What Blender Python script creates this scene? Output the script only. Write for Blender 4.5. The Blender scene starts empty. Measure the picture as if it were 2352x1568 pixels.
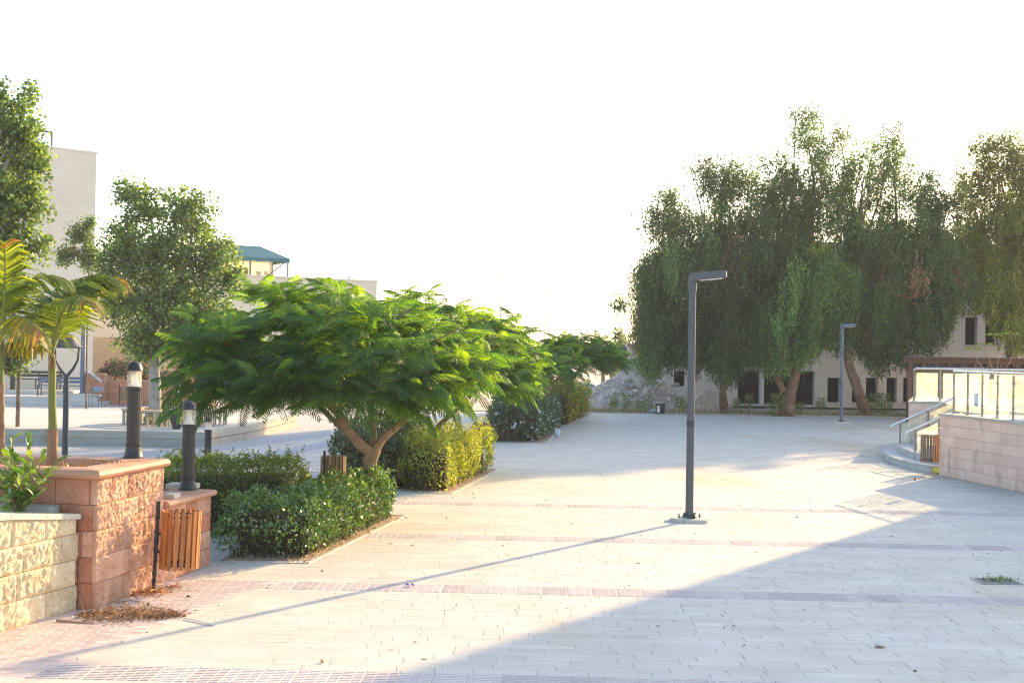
import bpy, math, random
import numpy as np
from mathutils import Vector, Matrix

# ------------------------------------------------------------------ camera, sky, sun, exposure
SC = bpy.context.scene
COL = SC.collection
F, EYE = 2940.0, 2.5
ROLL, PITCH = math.radians(0.9), math.atan(23 / F)
fw = Vector((0, math.cos(PITCH), math.sin(PITCH)))
u0 = Vector((0, -math.sin(PITCH), math.cos(PITCH)))
r0 = Vector((1, 0, 0))
CR = r0 * math.cos(ROLL) + u0 * math.sin(ROLL)
CU = u0 * math.cos(ROLL) - r0 * math.sin(ROLL)
cd = bpy.data.cameras.new('camera')
cd.lens = 45.0
cd.sensor_width = 36.0
cd.clip_start = 0.1
cd.clip_end = 3000
cam = bpy.data.objects.new('camera', cd)
COL.objects.link(cam)
m = Matrix.Identity(4)
for i in range(3):
    m[i][0], m[i][1], m[i][2] = CR[i], CU[i], -fw[i]
m[2][3] = EYE
cam.matrix_world = m
SC.camera = cam
SUN_AZ, SUN_EL = math.radians(35), math.radians(18)
SUN_STRENGTH, SKY_STRENGTH, EXPOSURE = 3.0, 0.12, 2.03
w = bpy.data.worlds.new('World')
SC.world = w
w.use_nodes = True
wn = w.node_tree
sk = wn.nodes.new('ShaderNodeTexSky')
sk.sky_type = 'NISHITA'
sk.sun_disc = False
sk.sun_elevation = SUN_EL
sk.sun_rotation = SUN_AZ
sk.air_density = 1.0
sk.dust_density = 2.0
sk.ozone_density = 1.6
wn.links.new(sk.outputs[0], wn.nodes['Background'].inputs[0])
wn.nodes['Background'].inputs[1].default_value = SKY_STRENGTH
sl = bpy.data.lights.new('sun', 'SUN')
sl.energy = SUN_STRENGTH
sl.angle = math.radians(0.55)
sl.color = (1.0, 0.67, 0.30)
so = bpy.data.objects.new('sun', sl)
COL.objects.link(so)
TO_SUN = Vector((math.sin(SUN_AZ) * math.cos(SUN_EL), math.cos(SUN_AZ) * math.cos(SUN_EL), math.sin(SUN_EL)))
so.rotation_euler = (-TO_SUN).to_track_quat('-Z', 'Y').to_euler()
SC.view_settings.view_transform = 'Standard'
SC.view_settings.look = 'None'
SC.view_settings.gamma = 1
SC.view_settings.use_curve_mapping = False
SC.view_settings.exposure = EXPOSURE
SC.render.resolution_x, SC.render.resolution_y = 1024, 682
SC.cycles.max_bounces = 8
SC.cycles.transparent_max_bounces = 12
SC.cycles.sample_clamp_indirect = 8
SC.cycles.filter_width = 1.15
SC.cycles.use_denoising = True
SC.cycles.denoising_prefilter = 'NONE'

# ------------------------------------------------------------------ helpers
RNG = np.random.default_rng(7)
R = random.Random(11)


def ray(x, y):
    return fw * F + CR * (x - 1176) - CU * (y - 784)


def G(x, y, z=0.0):          # the point of the level z seen at a place of the survey picture
    d = ray(x, y)
    t = (z - EYE) / d.z
    return Vector((d.x * t, d.y * t, z))


def V(x, y, dist):           # the point at a given depth
    d = ray(x, y)
    t = dist / d.y
    return Vector((d.x * t, dist, EYE + d.z * t))


OFF = {}


def off_of(parent):
    return OFF.get(parent.name, Vector((0, 0, 0))) if parent else Vector((0, 0, 0))


def link(o, parent=None):
    COL.objects.link(o)
    if parent:
        o.parent = parent
        OFF[o.name] = off_of(parent)
    return o


def tag(o, label=None, cat=None, group=None, kind=None):
    if label: o['label'] = label
    if cat: o['category'] = cat
    if group: o['group'] = group
    if kind: o['kind'] = kind
    return o


def root(name, loc, label, cat, group=None):
    o = bpy.data.objects.new(name, None)
    o.location = loc
    o.empty_display_size = 0.2
    COL.objects.link(o)
    OFF[o.name] = Vector(loc)
    return tag(o, label, cat, group)


def npmesh(name, Vt, Fc, col=None):
    me = bpy.data.meshes.new(name)
    Vt = np.ascontiguousarray(Vt, dtype=np.float32)
    Fc = np.ascontiguousarray(Fc, dtype=np.int32)
    nf, k = Fc.shape
    me.vertices.add(len(Vt))
    me.vertices.foreach_set('co', Vt.ravel())
    me.loops.add(nf * k)
    me.loops.foreach_set('vertex_index', Fc.ravel())
    me.polygons.add(nf)
    me.polygons.foreach_set('loop_start', np.arange(0, nf * k, k, dtype=np.int32))
    me.shade_flat()
    if col is not None:
        a = me.attributes.new('col', 'FLOAT_COLOR', 'POINT')
        c4 = np.ones((len(Vt), 4), np.float32)
        c4[:, :3] = col
        a.data.foreach_set('color', c4.ravel())
    me.update(calc_edges=True)
    return me


class MB:
    def __init__(s):
        s.v, s.f, s.m = [], [], []

    def add(s, vs, fs, mi=0):
        b = len(s.v)
        s.v += [tuple(v) for v in vs]
        for f in fs:
            s.f.append([b + i for i in f])
            s.m.append(mi)

    def hexa(s, p, mi=0):    # p: 4 bottom ccw + 4 top ccw
        s.add(p, [(3, 2, 1, 0), (4, 5, 6, 7), (0, 1, 5, 4), (1, 2, 6, 5), (2, 3, 7, 6), (3, 0, 4, 7)], mi)

    def box(s, c, sz, rz=0.0, mi=0, M=None):
        hx, hy, hz = sz[0] / 2, sz[1] / 2, sz[2] / 2
        pts = [(-hx, -hy, -hz), (hx, -hy, -hz), (hx, hy, -hz), (-hx, hy, -hz),
               (-hx, -hy, hz), (hx, -hy, hz), (hx, hy, hz), (-hx, hy, hz)]
        Mx = M if M is not None else Matrix.Rotation(rz, 3, 'Z')
        c = Vector(c)
        s.hexa([Mx @ Vector(p) + c for p in pts], mi)

    def bar(s, a, b, w, h, mi=0, up=Vector((0, 0, 1))):
        a, b = Vector(a), Vector(b)
        d = (b - a).normalized()
        if abs(d.dot(up)) > .98: up = Vector((0, 1, 0))
        x = d.cross(up).normalized() * w / 2
        y = x.cross(d).normalized() * h / 2
        s.hexa([a - x - y, a + x - y, a + x + y, a - x + y, b - x - y, b + x - y, b + x + y, b - x + y], mi)

    def tube(s, pts, rads, n=8, mi=0, cap=True):
        pts = [Vector(p) for p in pts]
        if not hasattr(rads, '__len__'): rads = [rads] * len(pts)
        rings, ref = [], None
        for i, p in enumerate(pts):
            d = (pts[min(i + 1, len(pts) - 1)] - pts[max(i - 1, 0)]).normalized()
            if ref is None:
                ref = Vector((1, 0, 0)) if abs(d.x) < .8 else Vector((0, 1, 0))
            x = (ref - d * ref.dot(d)).normalized()
            ref = x
            y = d.cross(x)
            rings.append([p + (x * math.cos(2 * math.pi * k / n) + y * math.sin(2 * math.pi * k / n)) * rads[i] for k in range(n)])
        vs = [v for r_ in rings for v in r_]
        fs = []
        for i in range(len(pts) - 1):
            for k in range(n):
                k2 = (k + 1) % n
                fs.append((i * n + k, i * n + k2, (i + 1) * n + k2, (i + 1) * n + k))
        if cap:
            fs.append(tuple(range(n - 1, -1, -1)))
            fs.append(tuple((len(pts) - 1) * n + k for k in range(n)))
        s.add(vs, fs, mi)

    def lathe(s, prof, n=20, c=(0, 0, 0), mi=0, flute=0):
        vs, fs = [], []
        for r_, z in prof:
            for k in range(n):
                a = 2 * math.pi * k / n
                q = r_ * (1 - (flute if k % 2 else 0))
                vs.append((c[0] + q * math.cos(a), c[1] + q * math.sin(a), c[2] + z))
        for i in range(len(prof) - 1):
            for k in range(n):
                k2 = (k + 1) % n
                fs.append((i * n + k, i * n + k2, (i + 1) * n + k2, (i + 1) * n + k))
        s.add(vs, fs, mi)

    def prism(s, prof, p0, p1, out, mi=0, m0=0.0, m1=0.0):
        # sweep a profile [(outward, z)] from p0 to p1; m0/m1 mitre: shift along the run per unit outward
        p0, p1, out = Vector(p0), Vector(p1), Vector(out).normalized()
        d = (p1 - p0).normalized()
        n = len(prof)
        A = [p0 + out * o_ + Vector((0, 0, z)) + d * (m0 * o_) for o_, z in prof]
        B = [p1 + out * o_ + Vector((0, 0, z)) + d * (m1 * o_) for o_, z in prof]
        fs = [(i, (i + 1) % n, n + (i + 1) % n, n + i) for i in range(n)]
        fs += [tuple(range(n - 1, -1, -1)), tuple(range(n, 2 * n))]
        s.add(A + B, fs, mi)

    def poly(s, pts, z=None, mi=0):
        s.add([(p[0], p[1], p[2] if z is None else z) for p in pts], [tuple(range(len(pts)))], mi)

    def slab(s, pts, z0, z1, mi=0):
        n = len(pts)
        vs = [(p[0], p[1], z0) for p in pts] + [(p[0], p[1], z1) for p in pts]
        fs = [(i, (i + 1) % n, n + (i + 1) % n, n + i) for i in range(n)]
        fs += [tuple(range(n - 1, -1, -1)), tuple(range(n, 2 * n))]
        s.add(vs, fs, mi)

    def mesh(s, name, mats, off=Vector((0, 0, 0)), smooth=False):
        me = bpy.data.meshes.new(name)
        me.from_pydata([(v[0] - off[0], v[1] - off[1], v[2] - off[2]) for v in s.v], [], s.f)
        mats = mats if isinstance(mats, (list, tuple)) else [mats]
        for mm in mats: me.materials.append(mm)
        if len(mats) > 1: me.polygons.foreach_set('material_index', s.m)
        if smooth: me.polygons.foreach_set('use_smooth', [True] * len(me.polygons))
        me.update()
        return me

    def build(s, name, mats, parent=None, smooth=False):
        o = bpy.data.objects.new(name, s.mesh(name, mats, off_of(parent), smooth))
        if smooth:
            try:
                o.data.set_sharp_from_angle(angle=math.radians(40))
            except Exception:
                pass
        return link(o, parent)


def children(o):
    return [c for c in bpy.data.objects if c.parent == o]


def copy_tree(o, parent=None):
    kids = KIDS(o)
    c = o.copy()
    COL.objects.link(c)
    if parent: c.parent = parent
    for ch in kids: copy_tree(ch, c)
    return c


def KIDS(o):
    return list(o.children)


def place(proto, used, loc, rz, label, group=None):
    o = proto if not used else copy_tree(proto)
    o.location = loc
    o.rotation_euler = (0, 0, rz)
    o['label'] = label
    if group: o['group'] = group
    return o


# ------------------------------------------------------------------ materials
def new_mat(name):
    mt = bpy.data.materials.new(name)
    mt.use_nodes = True
    nt = mt.node_tree
    return mt, nt, nt.nodes['Principled BSDF']


def nd(nt, t, **kw):
    n = nt.nodes.new(t)
    for k, v in kw.items():
        if k.startswith('i_'):
            n.inputs[k[2:].replace('_', ' ')].default_value = v
        else:
            setattr(n, k, v)
    return n


def mixrgb(nt, mode, fac, a, b):
    n = nt.nodes.new('ShaderNodeMix')
    n.data_type = 'RGBA'
    n.blend_type = mode
    for sock, val in ((n.inputs[0], fac), (n.inputs[6], a), (n.inputs[7], b)):
        if isinstance(val, bpy.types.NodeSocket):
            nt.links.new(val, sock)
        else:
            sock.default_value = val if not isinstance(val, tuple) or len(val) == 4 else (*val, 1)
    return n.outputs[2]


def stone(name, c1, c2, scale=6.0, rough=.85, bump=.4, bscale=40.0, bdist=.02, stain=None, vary=.25, attr=False, streak=None):
    mt, nt, bs = new_mat(name)
    tc = nd(nt, 'ShaderNodeTexCoord')
    geo = nd(nt, 'ShaderNodeNewGeometry')
    n1 = nd(nt, 'ShaderNodeTexNoise')
    n1.inputs['Scale'].default_value = scale
    n1.inputs['Detail'].default_value = 6
    nt.links.new(geo.outputs['Position'], n1.inputs['Vector'])
    rp = nd(nt, 'ShaderNodeValToRGB')
    rp.color_ramp.elements[0].position = .32
    rp.color_ramp.elements[1].position = .68
    rp.color_ramp.elements[0].color = (*c1, 1)
    rp.color_ramp.elements[1].color = (*c2, 1)
    nt.links.new(n1.outputs['Fac'], rp.inputs[0])
    c = rp.outputs[0]
    if attr:
        at = nd(nt, 'ShaderNodeAttribute')
        at.attribute_name = 'col'
        c = mixrgb(nt, 'MULTIPLY', 1.0, c, at.outputs['Color'])
    elif vary:
        oi = nd(nt, 'ShaderNodeObjectInfo')
        mr = nd(nt, 'ShaderNodeMapRange')
        mr.inputs[3].default_value = 1 - vary
        mr.inputs[4].default_value = 1 + vary * .6
        nt.links.new(oi.outputs['Random'], mr.inputs[0])
        cb = nd(nt, 'ShaderNodeCombineColor')
        for k in range(3): nt.links.new(mr.outputs[0], cb.inputs[k])
        c = mixrgb(nt, 'MULTIPLY', 1.0, c, cb.outputs[0])
    if stain:
        n2 = nd(nt, 'ShaderNodeTexNoise')
        n2.inputs['Scale'].default_value = stain[1]
        n2.inputs['Detail'].default_value = 4
        mp = nd(nt, 'ShaderNodeMapping')
        mp.inputs['Scale'].default_value = stain[3] if len(stain) > 3 else (1, 1, 1)
        nt.links.new(geo.outputs['Position'], mp.inputs[0])
        nt.links.new(mp.outputs[0], n2.inputs['Vector'])
        r2 = nd(nt, 'ShaderNodeValToRGB')
        r2.color_ramp.elements[0].position = stain[2]
        r2.color_ramp.elements[1].position = stain[2] + .18
        nt.links.new(n2.outputs['Fac'], r2.inputs[0])
        c = mixrgb(nt, 'MIX', r2.outputs[0], c, stain[0])
    nt.links.new(c, bs.inputs['Base Color'])
    bs.inputs['Roughness'].default_value = rough
    bs.inputs['Specular IOR Level'].default_value = .25
    if bump:
        n3 = nd(nt, 'ShaderNodeTexNoise')
        n3.inputs['Scale'].default_value = bscale
        n3.inputs['Detail'].default_value = 5
        nt.links.new(geo.outputs['Position'], n3.inputs['Vector'])
        b = nd(nt, 'ShaderNodeBump')
        b.inputs['Strength'].default_value = bump
        b.inputs['Distance'].default_value = bdist
        nt.links.new(n3.outputs['Fac'], b.inputs['Height'])
        nt.links.new(b.outputs[0], bs.inputs['Normal'])
    return mt


def plain(name, c, rough=.5, metal=0.0, noise=.15, nscale=12.0, spec=.4):
    mt, nt, bs = new_mat(name)
    geo = nd(nt, 'ShaderNodeNewGeometry')
    n1 = nd(nt, 'ShaderNodeTexNoise')
    n1.inputs['Scale'].default_value = nscale
    n1.inputs['Detail'].default_value = 5
    nt.links.new(geo.outputs['Position'], n1.inputs['Vector'])
    a = tuple(x * (1 - noise) for x in c)
    b = tuple(min(1, x * (1 + noise)) for x in c)
    col = mixrgb(nt, 'MIX', n1.outputs['Fac'], (*a, 1), (*b, 1))
    nt.links.new(col, bs.inputs['Base Color'])
    mr = nd(nt, 'ShaderNodeMapRange')
    mr.inputs[3].default_value = max(0, rough - .12)
    mr.inputs[4].default_value = min(1, rough + .12)
    nt.links.new(n1.outputs['Fac'], mr.inputs[0])
    nt.links.new(mr.outputs[0], bs.inputs['Roughness'])
    bs.inputs['Metallic'].default_value = metal
    bs.inputs['Specular IOR Level'].default_value = spec
    return mt


def leaf_mat(name, transl=.45, gloss=.12, rough=.45, tcol=(1.25, 1.35, .55)):
    mt, nt, bs = new_mat(name)
    nt.nodes.remove(bs)
    out = nt.nodes['Material Output']
    at = nd(nt, 'ShaderNodeAttribute')
    at.attribute_name = 'col'
    d = nd(nt, 'ShaderNodeBsdfDiffuse')
    t = nd(nt, 'ShaderNodeBsdfTranslucent')
    g = nd(nt, 'ShaderNodeBsdfGlossy')
    g.inputs['Roughness'].default_value = rough
    g.inputs['Color'].default_value = (.9, .95, 1, 1)
    nt.links.new(at.outputs['Color'], d.inputs[0])
    tc = mixrgb(nt, 'MULTIPLY', 1.0, at.outputs['Color'], (*tcol, 1))
    nt.links.new(tc, t.inputs[0])
    m1 = nd(nt, 'ShaderNodeMixShader')
    m1.inputs[0].default_value = transl
    nt.links.new(d.outputs[0], m1.inputs[1])
    nt.links.new(t.outputs[0], m1.inputs[2])
    m2 = nd(nt, 'ShaderNodeMixShader')
    m2.inputs[0].default_value = gloss
    nt.links.new(m1.outputs[0], m2.inputs[1])
    nt.links.new(g.outputs[0], m2.inputs[2])
    nt.links.new(m2.outputs[0], out.inputs[0])
    return mt


def glass_mat(name, tint, transp=.6, transl=.25, gloss=.12, dust=None, lo=.7, hi=1.35):
    mt, nt, bs = new_mat(name)
    nt.nodes.remove(bs)
    out = nt.nodes['Material Output']
    a = nd(nt, 'ShaderNodeBsdfTransparent')
    a.inputs[0].default_value = (*tint, 1)
    b = nd(nt, 'ShaderNodeBsdfTranslucent')
    b.inputs[0].default_value = (*(dust or tint), 1)
    g = nd(nt, 'ShaderNodeBsdfGlossy')
    g.inputs['Roughness'].default_value = .08
    geo = nd(nt, 'ShaderNodeNewGeometry')
    n1 = nd(nt, 'ShaderNodeTexNoise')
    n1.inputs['Scale'].default_value = 7
    n1.inputs['Detail'].default_value = 8
    nt.links.new(geo.outputs['Position'], n1.inputs['Vector'])
    mr = nd(nt, 'ShaderNodeMapRange')
    f = transl / (transp + transl)
    mr.inputs[1].default_value = .3
    mr.inputs[2].default_value = .7
    mr.inputs[3].default_value = f * lo
    mr.inputs[4].default_value = min(1, f * hi)
    nt.links.new(n1.outputs['Fac'], mr.inputs[0])
    m1 = nd(nt, 'ShaderNodeMixShader')
    nt.links.new(mr.outputs[0], m1.inputs[0])
    nt.links.new(a.outputs[0], m1.inputs[1])
    nt.links.new(b.outputs[0], m1.inputs[2])
    m2 = nd(nt, 'ShaderNodeMixShader')
    m2.inputs[0].default_value = gloss
    nt.links.new(m1.outputs[0], m2.inputs[1])
    nt.links.new(g.outputs[0], m2.inputs[2])
    nt.links.new(m2.outputs[0], out.inputs[0])
    return mt


def wood_mat(name, c1, c2, axis=(30, 30, 2.0), vary=.3, rough=.6):
    mt, nt, bs = new_mat(name)
    tc = nd(nt, 'ShaderNodeTexCoord')
    mp = nd(nt, 'ShaderNodeMapping')
    mp.inputs['Scale'].default_value = axis
    nt.links.new(tc.outputs['Object'], mp.inputs[0])
    oi = nd(nt, 'ShaderNodeObjectInfo')
    n1 = nd(nt, 'ShaderNodeTexNoise')
    n1.noise_dimensions = '4D'
    n1.inputs['Scale'].default_value = 2.0
    n1.inputs['Detail'].default_value = 8
    n1.inputs['Distortion'].default_value = .8
    mul = nd(nt, 'ShaderNodeMath')
    mul.operation = 'MULTIPLY'
    mul.inputs[1].default_value = 37
    nt.links.new(oi.outputs['Random'], mul.inputs[0])
    nt.links.new(mul.outputs[0], n1.inputs['W'])
    nt.links.new(mp.outputs[0], n1.inputs['Vector'])
    rp = nd(nt, 'ShaderNodeValToRGB')
    rp.color_ramp.elements[0].position = .36
    rp.color_ramp.elements[1].position = .62
    rp.color_ramp.elements[0].color = (*c1, 1)
    rp.color_ramp.elements[1].color = (*c2, 1)
    nt.links.new(n1.outputs['Fac'], rp.inputs[0])
    mr = nd(nt, 'ShaderNodeMapRange')
    mr.inputs[3].default_value = 1 - vary
    mr.inputs[4].default_value = 1 + vary * .4
    nt.links.new(oi.outputs['Random'], mr.inputs[0])
    cb = nd(nt, 'ShaderNodeCombineColor')
    for k in range(3): nt.links.new(mr.outputs[0], cb.inputs[k])
    c = mixrgb(nt, 'MULTIPLY', 1.0, rp.outputs[0], cb.outputs[0])
    nt.links.new(c, bs.inputs['Base Color'])
    bs.inputs['Roughness'].default_value = rough
    b = nd(nt, 'ShaderNodeBump')
    b.inputs['Strength'].default_value = .3
    b.inputs['Distance'].default_value = .004
    nt.links.new(n1.outputs['Fac'], b.inputs['Height'])
    nt.links.new(b.outputs[0], bs.inputs['Normal'])
    return mt


M = {}
M['paver'] = stone('limestone paver', (.51, .475, .415), (.58, .545, .48), 1.3, .75, .25, 30, .006, attr=True,
                   stain=((.47, .37, .25), .35, .56, (1, .35, 1)))
M['joint'] = stone('paver joint sand', (.44, .40, .34), (.50, .46, .40), 9, .95, .3, 60, .005, vary=0)
M['pink_tile'] = stone('pink ribbed tile', (.61, .525, .50), (.66, .575, .545), 5, .8, .2, 60, .004, vary=.12)
M['pink_brick'] = stone('pale pink brick', (.58, .475, .43), (.66, .555, .51), 5, .8, .2, 60, .004, vary=.1)
M['red_rock'] = stone('red rock faced stone', (.55, .275, .165), (.70, .43, .29), 7, .9, .8, 45, .02, vary=.22)
M['red_smooth'] = stone('red tooled stone', (.48, .185, .10), (.60, .29, .175), 5, .85, .4, 70, .008, vary=.2)
M['red_cap'] = stone('terracotta coping', (.50, .25, .15), (.60, .34, .22), 4, .6, .2, 60, .004, vary=.12)
M['cream_rock'] = stone('cream rock faced stone', (.68, .52, .31), (.80, .64, .42), 6, .9, .8, 45, .02, vary=.15)
M['cream_cap'] = stone('cream coping', (.55, .50, .40), (.65, .60, .50), 5, .7, .2, 60, .004, vary=.08)
M['mortar_red'] = stone('reddish mortar', (.46, .27, .18), (.54, .34, .24), 10, .95, .3, 60, .006, vary=0)
M['mortar_cream'] = stone('cream mortar', (.60, .47, .30), (.68, .55, .37), 10, .95, .3, 60, .006, vary=0)
M['terrace_stone'] = stone('pinkish terrace stone', (.80, .53, .40), (.88, .63, .49), 2.5, .85, .4, 35, .01, vary=.07,
                           stain=((.36, .26, .20), 2.2, .60, (1.6, 1.6, .45)))
M['terrace_cap'] = stone('terrace coping', (.46, .42, .36), (.56, .52, .45), 5, .75, .2, 50, .004, vary=.08)
M['step_stone'] = stone('white step stone', (.50, .48, .44), (.62, .60, .56), 3, .75, .2, 50, .004, vary=.08, stain=((.24, .24, .14), 3.0, .62))
M['concrete'] = stone('weathered concrete', (.34, .32, .27), (.44, .42, .37), 2.5, .9, .3, 40, .01, vary=.08, stain=((.24, .19, .13), .9, .62))
M['light_slab'] = stone('pale slab', (.50, .47, .43), (.60, .57, .53), 1.5, .85, .2, 40, .006, vary=.06)
M['soil'] = stone('dry soil', (.34, .25, .17), (.46, .37, .26), 5, 1, .8, 25, .04, vary=0)
M['earth'] = stone('dusty earth', (.46, .39, .30), (.58, .51, .42), .4, 1, .6, 8, .06, vary=0, stain=((.30, .23, .15), .22, .56))
M['bldg_cream'] = stone('cream cladding', (.74, .65, .50), (.79, .70, .55), .8, .85, .2, 20, .01, vary=.03)
M['bldg_pink'] = stone('pale stone cladding', (.52, .47, .42), (.60, .55, .50), .7, .85, .2, 20, .01, vary=.1)
M['bldg_rose'] = stone('rosy stone cladding', (.52, .41, .37), (.58, .47, .43), .7, .85, .2, 20, .01, vary=.08)
M['ochre'] = stone('ochre render', (.52, .38, .23), (.60, .45, .29), .8, .9, .2, 20, .01, vary=0)
M['dark_room'] = plain('bare dark room', (.035, .032, .03), .95, noise=.4, nscale=1.5)  # near-black colour stands in for the shade inside the rooms
M['dark_metal'] = plain('dark brown cast metal', (.030, .026, .026), .42, noise=.3, spec=.5)
M['black_iron'] = plain('black iron', (.016, .015, .015), .45, noise=.3, spec=.5)
M['pole_grey'] = plain('grey painted steel', (.105, .108, .115), .5, .1, noise=.18)
M['lantern_grey'] = plain('dark slate painted steel', (.05, .055, .065), .5, .1, noise=.18)
M['pole_blue'] = plain('blue grey painted steel', (.10, .14, .21), .5, .1, noise=.18)
M['steel'] = plain('brushed steel', (.72, .70, .66), .28, 1.0, noise=.12, nscale=30)
M['bronze_steel'] = plain('weathered steel', (.34, .28, .23), .38, .9, noise=.2, nscale=30)
M['white'] = plain('white paint', (.72, .71, .68), .6, noise=.06)
M['lens_white'] = plain('white reflector', (.84, .81, .75), .5, noise=.04)
M['bin_wood'] = wood_mat('orange varnished wood', (.36, .115, .028), (.56, .235, .06))
M['bin_wood_dark'] = wood_mat('weathered brown wood', (.17, .10, .055), (.33, .21, .12))
M['bench_wood'] = wood_mat('bench boards', (.34, .26, .18), (.48, .38, .27), (2, 30, 30))
M['pergola_wood'] = wood_mat('dark brown timber', (.07, .035, .025), (.13, .07, .05), (2, 20, 20))
M['bark_tan'] = stone('smooth tan bark', (.27, .17, .095), (.38, .25, .15), 8, .9, .4, 30, .01, vary=.1)
M['bark_grey'] = stone('pale grey bark', (.34, .32, .27), (.46, .43, .37), 6, .9, .5, 18, .02, vary=.1, stain=((.12, .10, .08), 5, .62))
M['bark_brown'] = stone('rough brown bark', (.16, .10, .065), (.27, .18, .12), 4, .95, 1.0, 10, .05, vary=.1)
M['palm_green'] = stone('green palm stem', (.16, .20, .045), (.26, .26, .07), 4, .5, .1, 30, .003, vary=.1)
M['palm_brown'] = stone('ringed palm stem', (.26, .15, .08), (.36, .22, .13), 10, .8, .3, 30, .006, vary=.1)
M['leaf'] = leaf_mat('leaves', .50, .05, .45, (1.75, 1.75, .65))
M['leaf_glossy'] = leaf_mat('glossy leaves', .40, .09, .35)
M['leaf_fern'] = leaf_mat('feathery leaves', .58, .03, .5, (2.3, 1.95, .5))
M['leaf_palm'] = leaf_mat('palm leaflets', .48, .04, .4, (1.45, 1.4, .4))
M['leaf_weep'] = leaf_mat('weeping leaves', .45, .03, .5, (1.7, 1.65, .5))
M['dry'] = leaf_mat('dry leaves', .25, .03, .6, (1.1, 1.0, .8))
M['flower'] = leaf_mat('petals', .35, .03, .6, (1, 1, 1))
M['rail_glass'] = glass_mat('dusty railing glass', (.88, .93, .78), .54, .36, .10, (.94, .92, .76))
M['lamp_glass'] = glass_mat('lamp glass', (.97, .95, .90), .74, .20, .08, (.92, .90, .84), .97, 1.03)
M['green_cloth'] = plain('green tarpaulin', (.03, .17, .19), .7, noise=.15, nscale=3)
M['beige_sheet'] = leaf_mat('beige plastic sheet', .6, .03, .5, (1, 1, 1))
M['twig_core'] = plain('hedge twigs and core', (.055, .042, .022), .95, noise=.5, nscale=20)
M['blue_plastic'] = plain('blue grey plastic', (.20, .27, .36), .45, noise=.08)
M['bin_plastic'] = plain('black bin plastic', (.03, .033, .036), .5, noise=.2)
M['blue_bag'] = plain('pale blue plastic', (.25, .50, .62), .4, noise=.2)
M['white_bag'] = plain('white plastic', (.72, .74, .78), .4, noise=.08)
M['ribbon'] = plain('violet blue foil', (.08, .09, .42), .35, noise=.3)
M['sticker_blue'] = plain('sticker blue', (.12, .2, .35), .5)
M['poster'] = plain('grey poster', (.34, .40, .42), .6, noise=.35, nscale=18)
M['grate'] = plain('old cast grate', (.16, .17, .16), .8, noise=.4, nscale=40)
M['red_plastic'] = plain('red plastic', (.5, .06, .04), .5)
M['yellow_bag'] = plain('yellow plastic', (.60, .58, .10), .5, noise=.15)
M['rubble'] = stone('pinkish rubble', (.55, .46, .40), (.70, .60, .53), 1.2, 1, .9, 9, .08, vary=.25)
M['rock_grey'] = stone('broken grey blocks', (.36, .35, .34), (.50, .48, .46), 3, .95, .6, 14, .04, vary=.3)


# ------------------------------------------------------------------ leaves
def unit(a):
    return a / np.maximum(np.linalg.norm(a, axis=1, keepdims=True), 1e-6)


def rand_dir(n, rng=RNG):
    return unit(rng.normal(size=(n, 3)))


def leaf_arrays(P, D, N, L, W, C, bend=0.0, wide=.45):
    S = unit(np.cross(D, N))
    Nn = np.cross(S, D)
    L, W = L[:, None], W[:, None]
    mid = P + D * L * wide + Nn * (L * bend)
    v = np.stack([P, mid + S * W * .5, P + D * L, mid - S * W * .5], 1).reshape(-1, 3)
    n = len(P)
    f = np.arange(n * 4).reshape(n, 4)
    return v, f, np.repeat(C, 4, 0)


def np_obj(name, v, f, c, mt, parent=None):
    o = np.array(off_of(parent))
    me = npmesh(name, v - o, f, c)
    me.materials.append(mt)
    return link(bpy.data.objects.new(name, me), parent)


def leaf_obj(name, P, D, N, L, W, C, mt, parent=None, bend=0.0, wide=.45):
    return np_obj(name, *leaf_arrays(P, D, N, L, W, C, bend, wide), mt, parent)


def tint(n, base, alt, amount=.5, bright=.35, rng=RNG):
    base, alt = np.array(base), np.array(alt)
    t = np.clip(rng.normal(amount, .3, (n, 1)), 0, 1)
    c = base * (1 - t) + alt * t
    return np.clip(c * np.exp(rng.normal(0, bright, (n, 1))), 0.004, .9)


# ------------------------------------------------------------------ ground
gp = MB()
gp.poly([(-600, -60), (600, -60), (600, 1500), (-600, 1500)], -.10)
o = gp.build('ground', M['earth'])
tag(o, kind='structure')

AX = Vector((-.0327, 1.0, 0)).normalized()
BX = Vector((math.cos(math.radians(2.0)), -math.sin(math.radians(2.0)), 0))


def UV(u, v):
    return BX * u + AX * v


PLAZA = [(-7.5, 3), (60, 3), (60, 54.1), (-3.4, 53.2), (-3.4, 21), (-7.5, 14)]
pb = MB()
pb.slab(PLAZA, -.099, -.0035)
plaza = pb.build('plaza', M['joint'])
tag(plaza, kind='structure')


def xl(y):
    return -6.6 if y < 14 else (-6.6 + (y - 14) / 7 * 3.3 if y < 21 else -3.3)


ROW = .15
paver_cand = []
rngp = np.random.default_rng(3)
nrow = int((53.0 - 4.0) / ROW)
for i in range(nrow):
    v0_ = 4.1 + ROW * i
    k = int(round((v0_ - 9.5) / ROW)) % 25
    if k in (0, 1, 2) and 5 < v0_ < 22: continue
    y = v0_
    hi = min(.46 * (y + 3) + 1.2, 26 if y > 33 else 9.55 + (.4 if y < 24 else -.2) if y < 33 else 26)
    u = xl(y) + rngp.uniform(0, .3)
    while u < hi:
        ln = rngp.choice([.30, .40, .45, .50, .60, .75]) if rngp.random() < .9 else .9
        paver_cand.append((u, v0_, ln))
        u += ln
PV = np.array(paver_cand)
n = len(PV)
G1, G2 = .008, .002
hz = rngp.normal(0, .0005, (n, 4))
A_, B_ = np.array(AX), np.array(BX)
tone = np.clip(rngp.normal(1.0, .035, (n, 1)), .88, 1.1) * (1 + rngp.normal(0, .010, (n, 3)))


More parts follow.
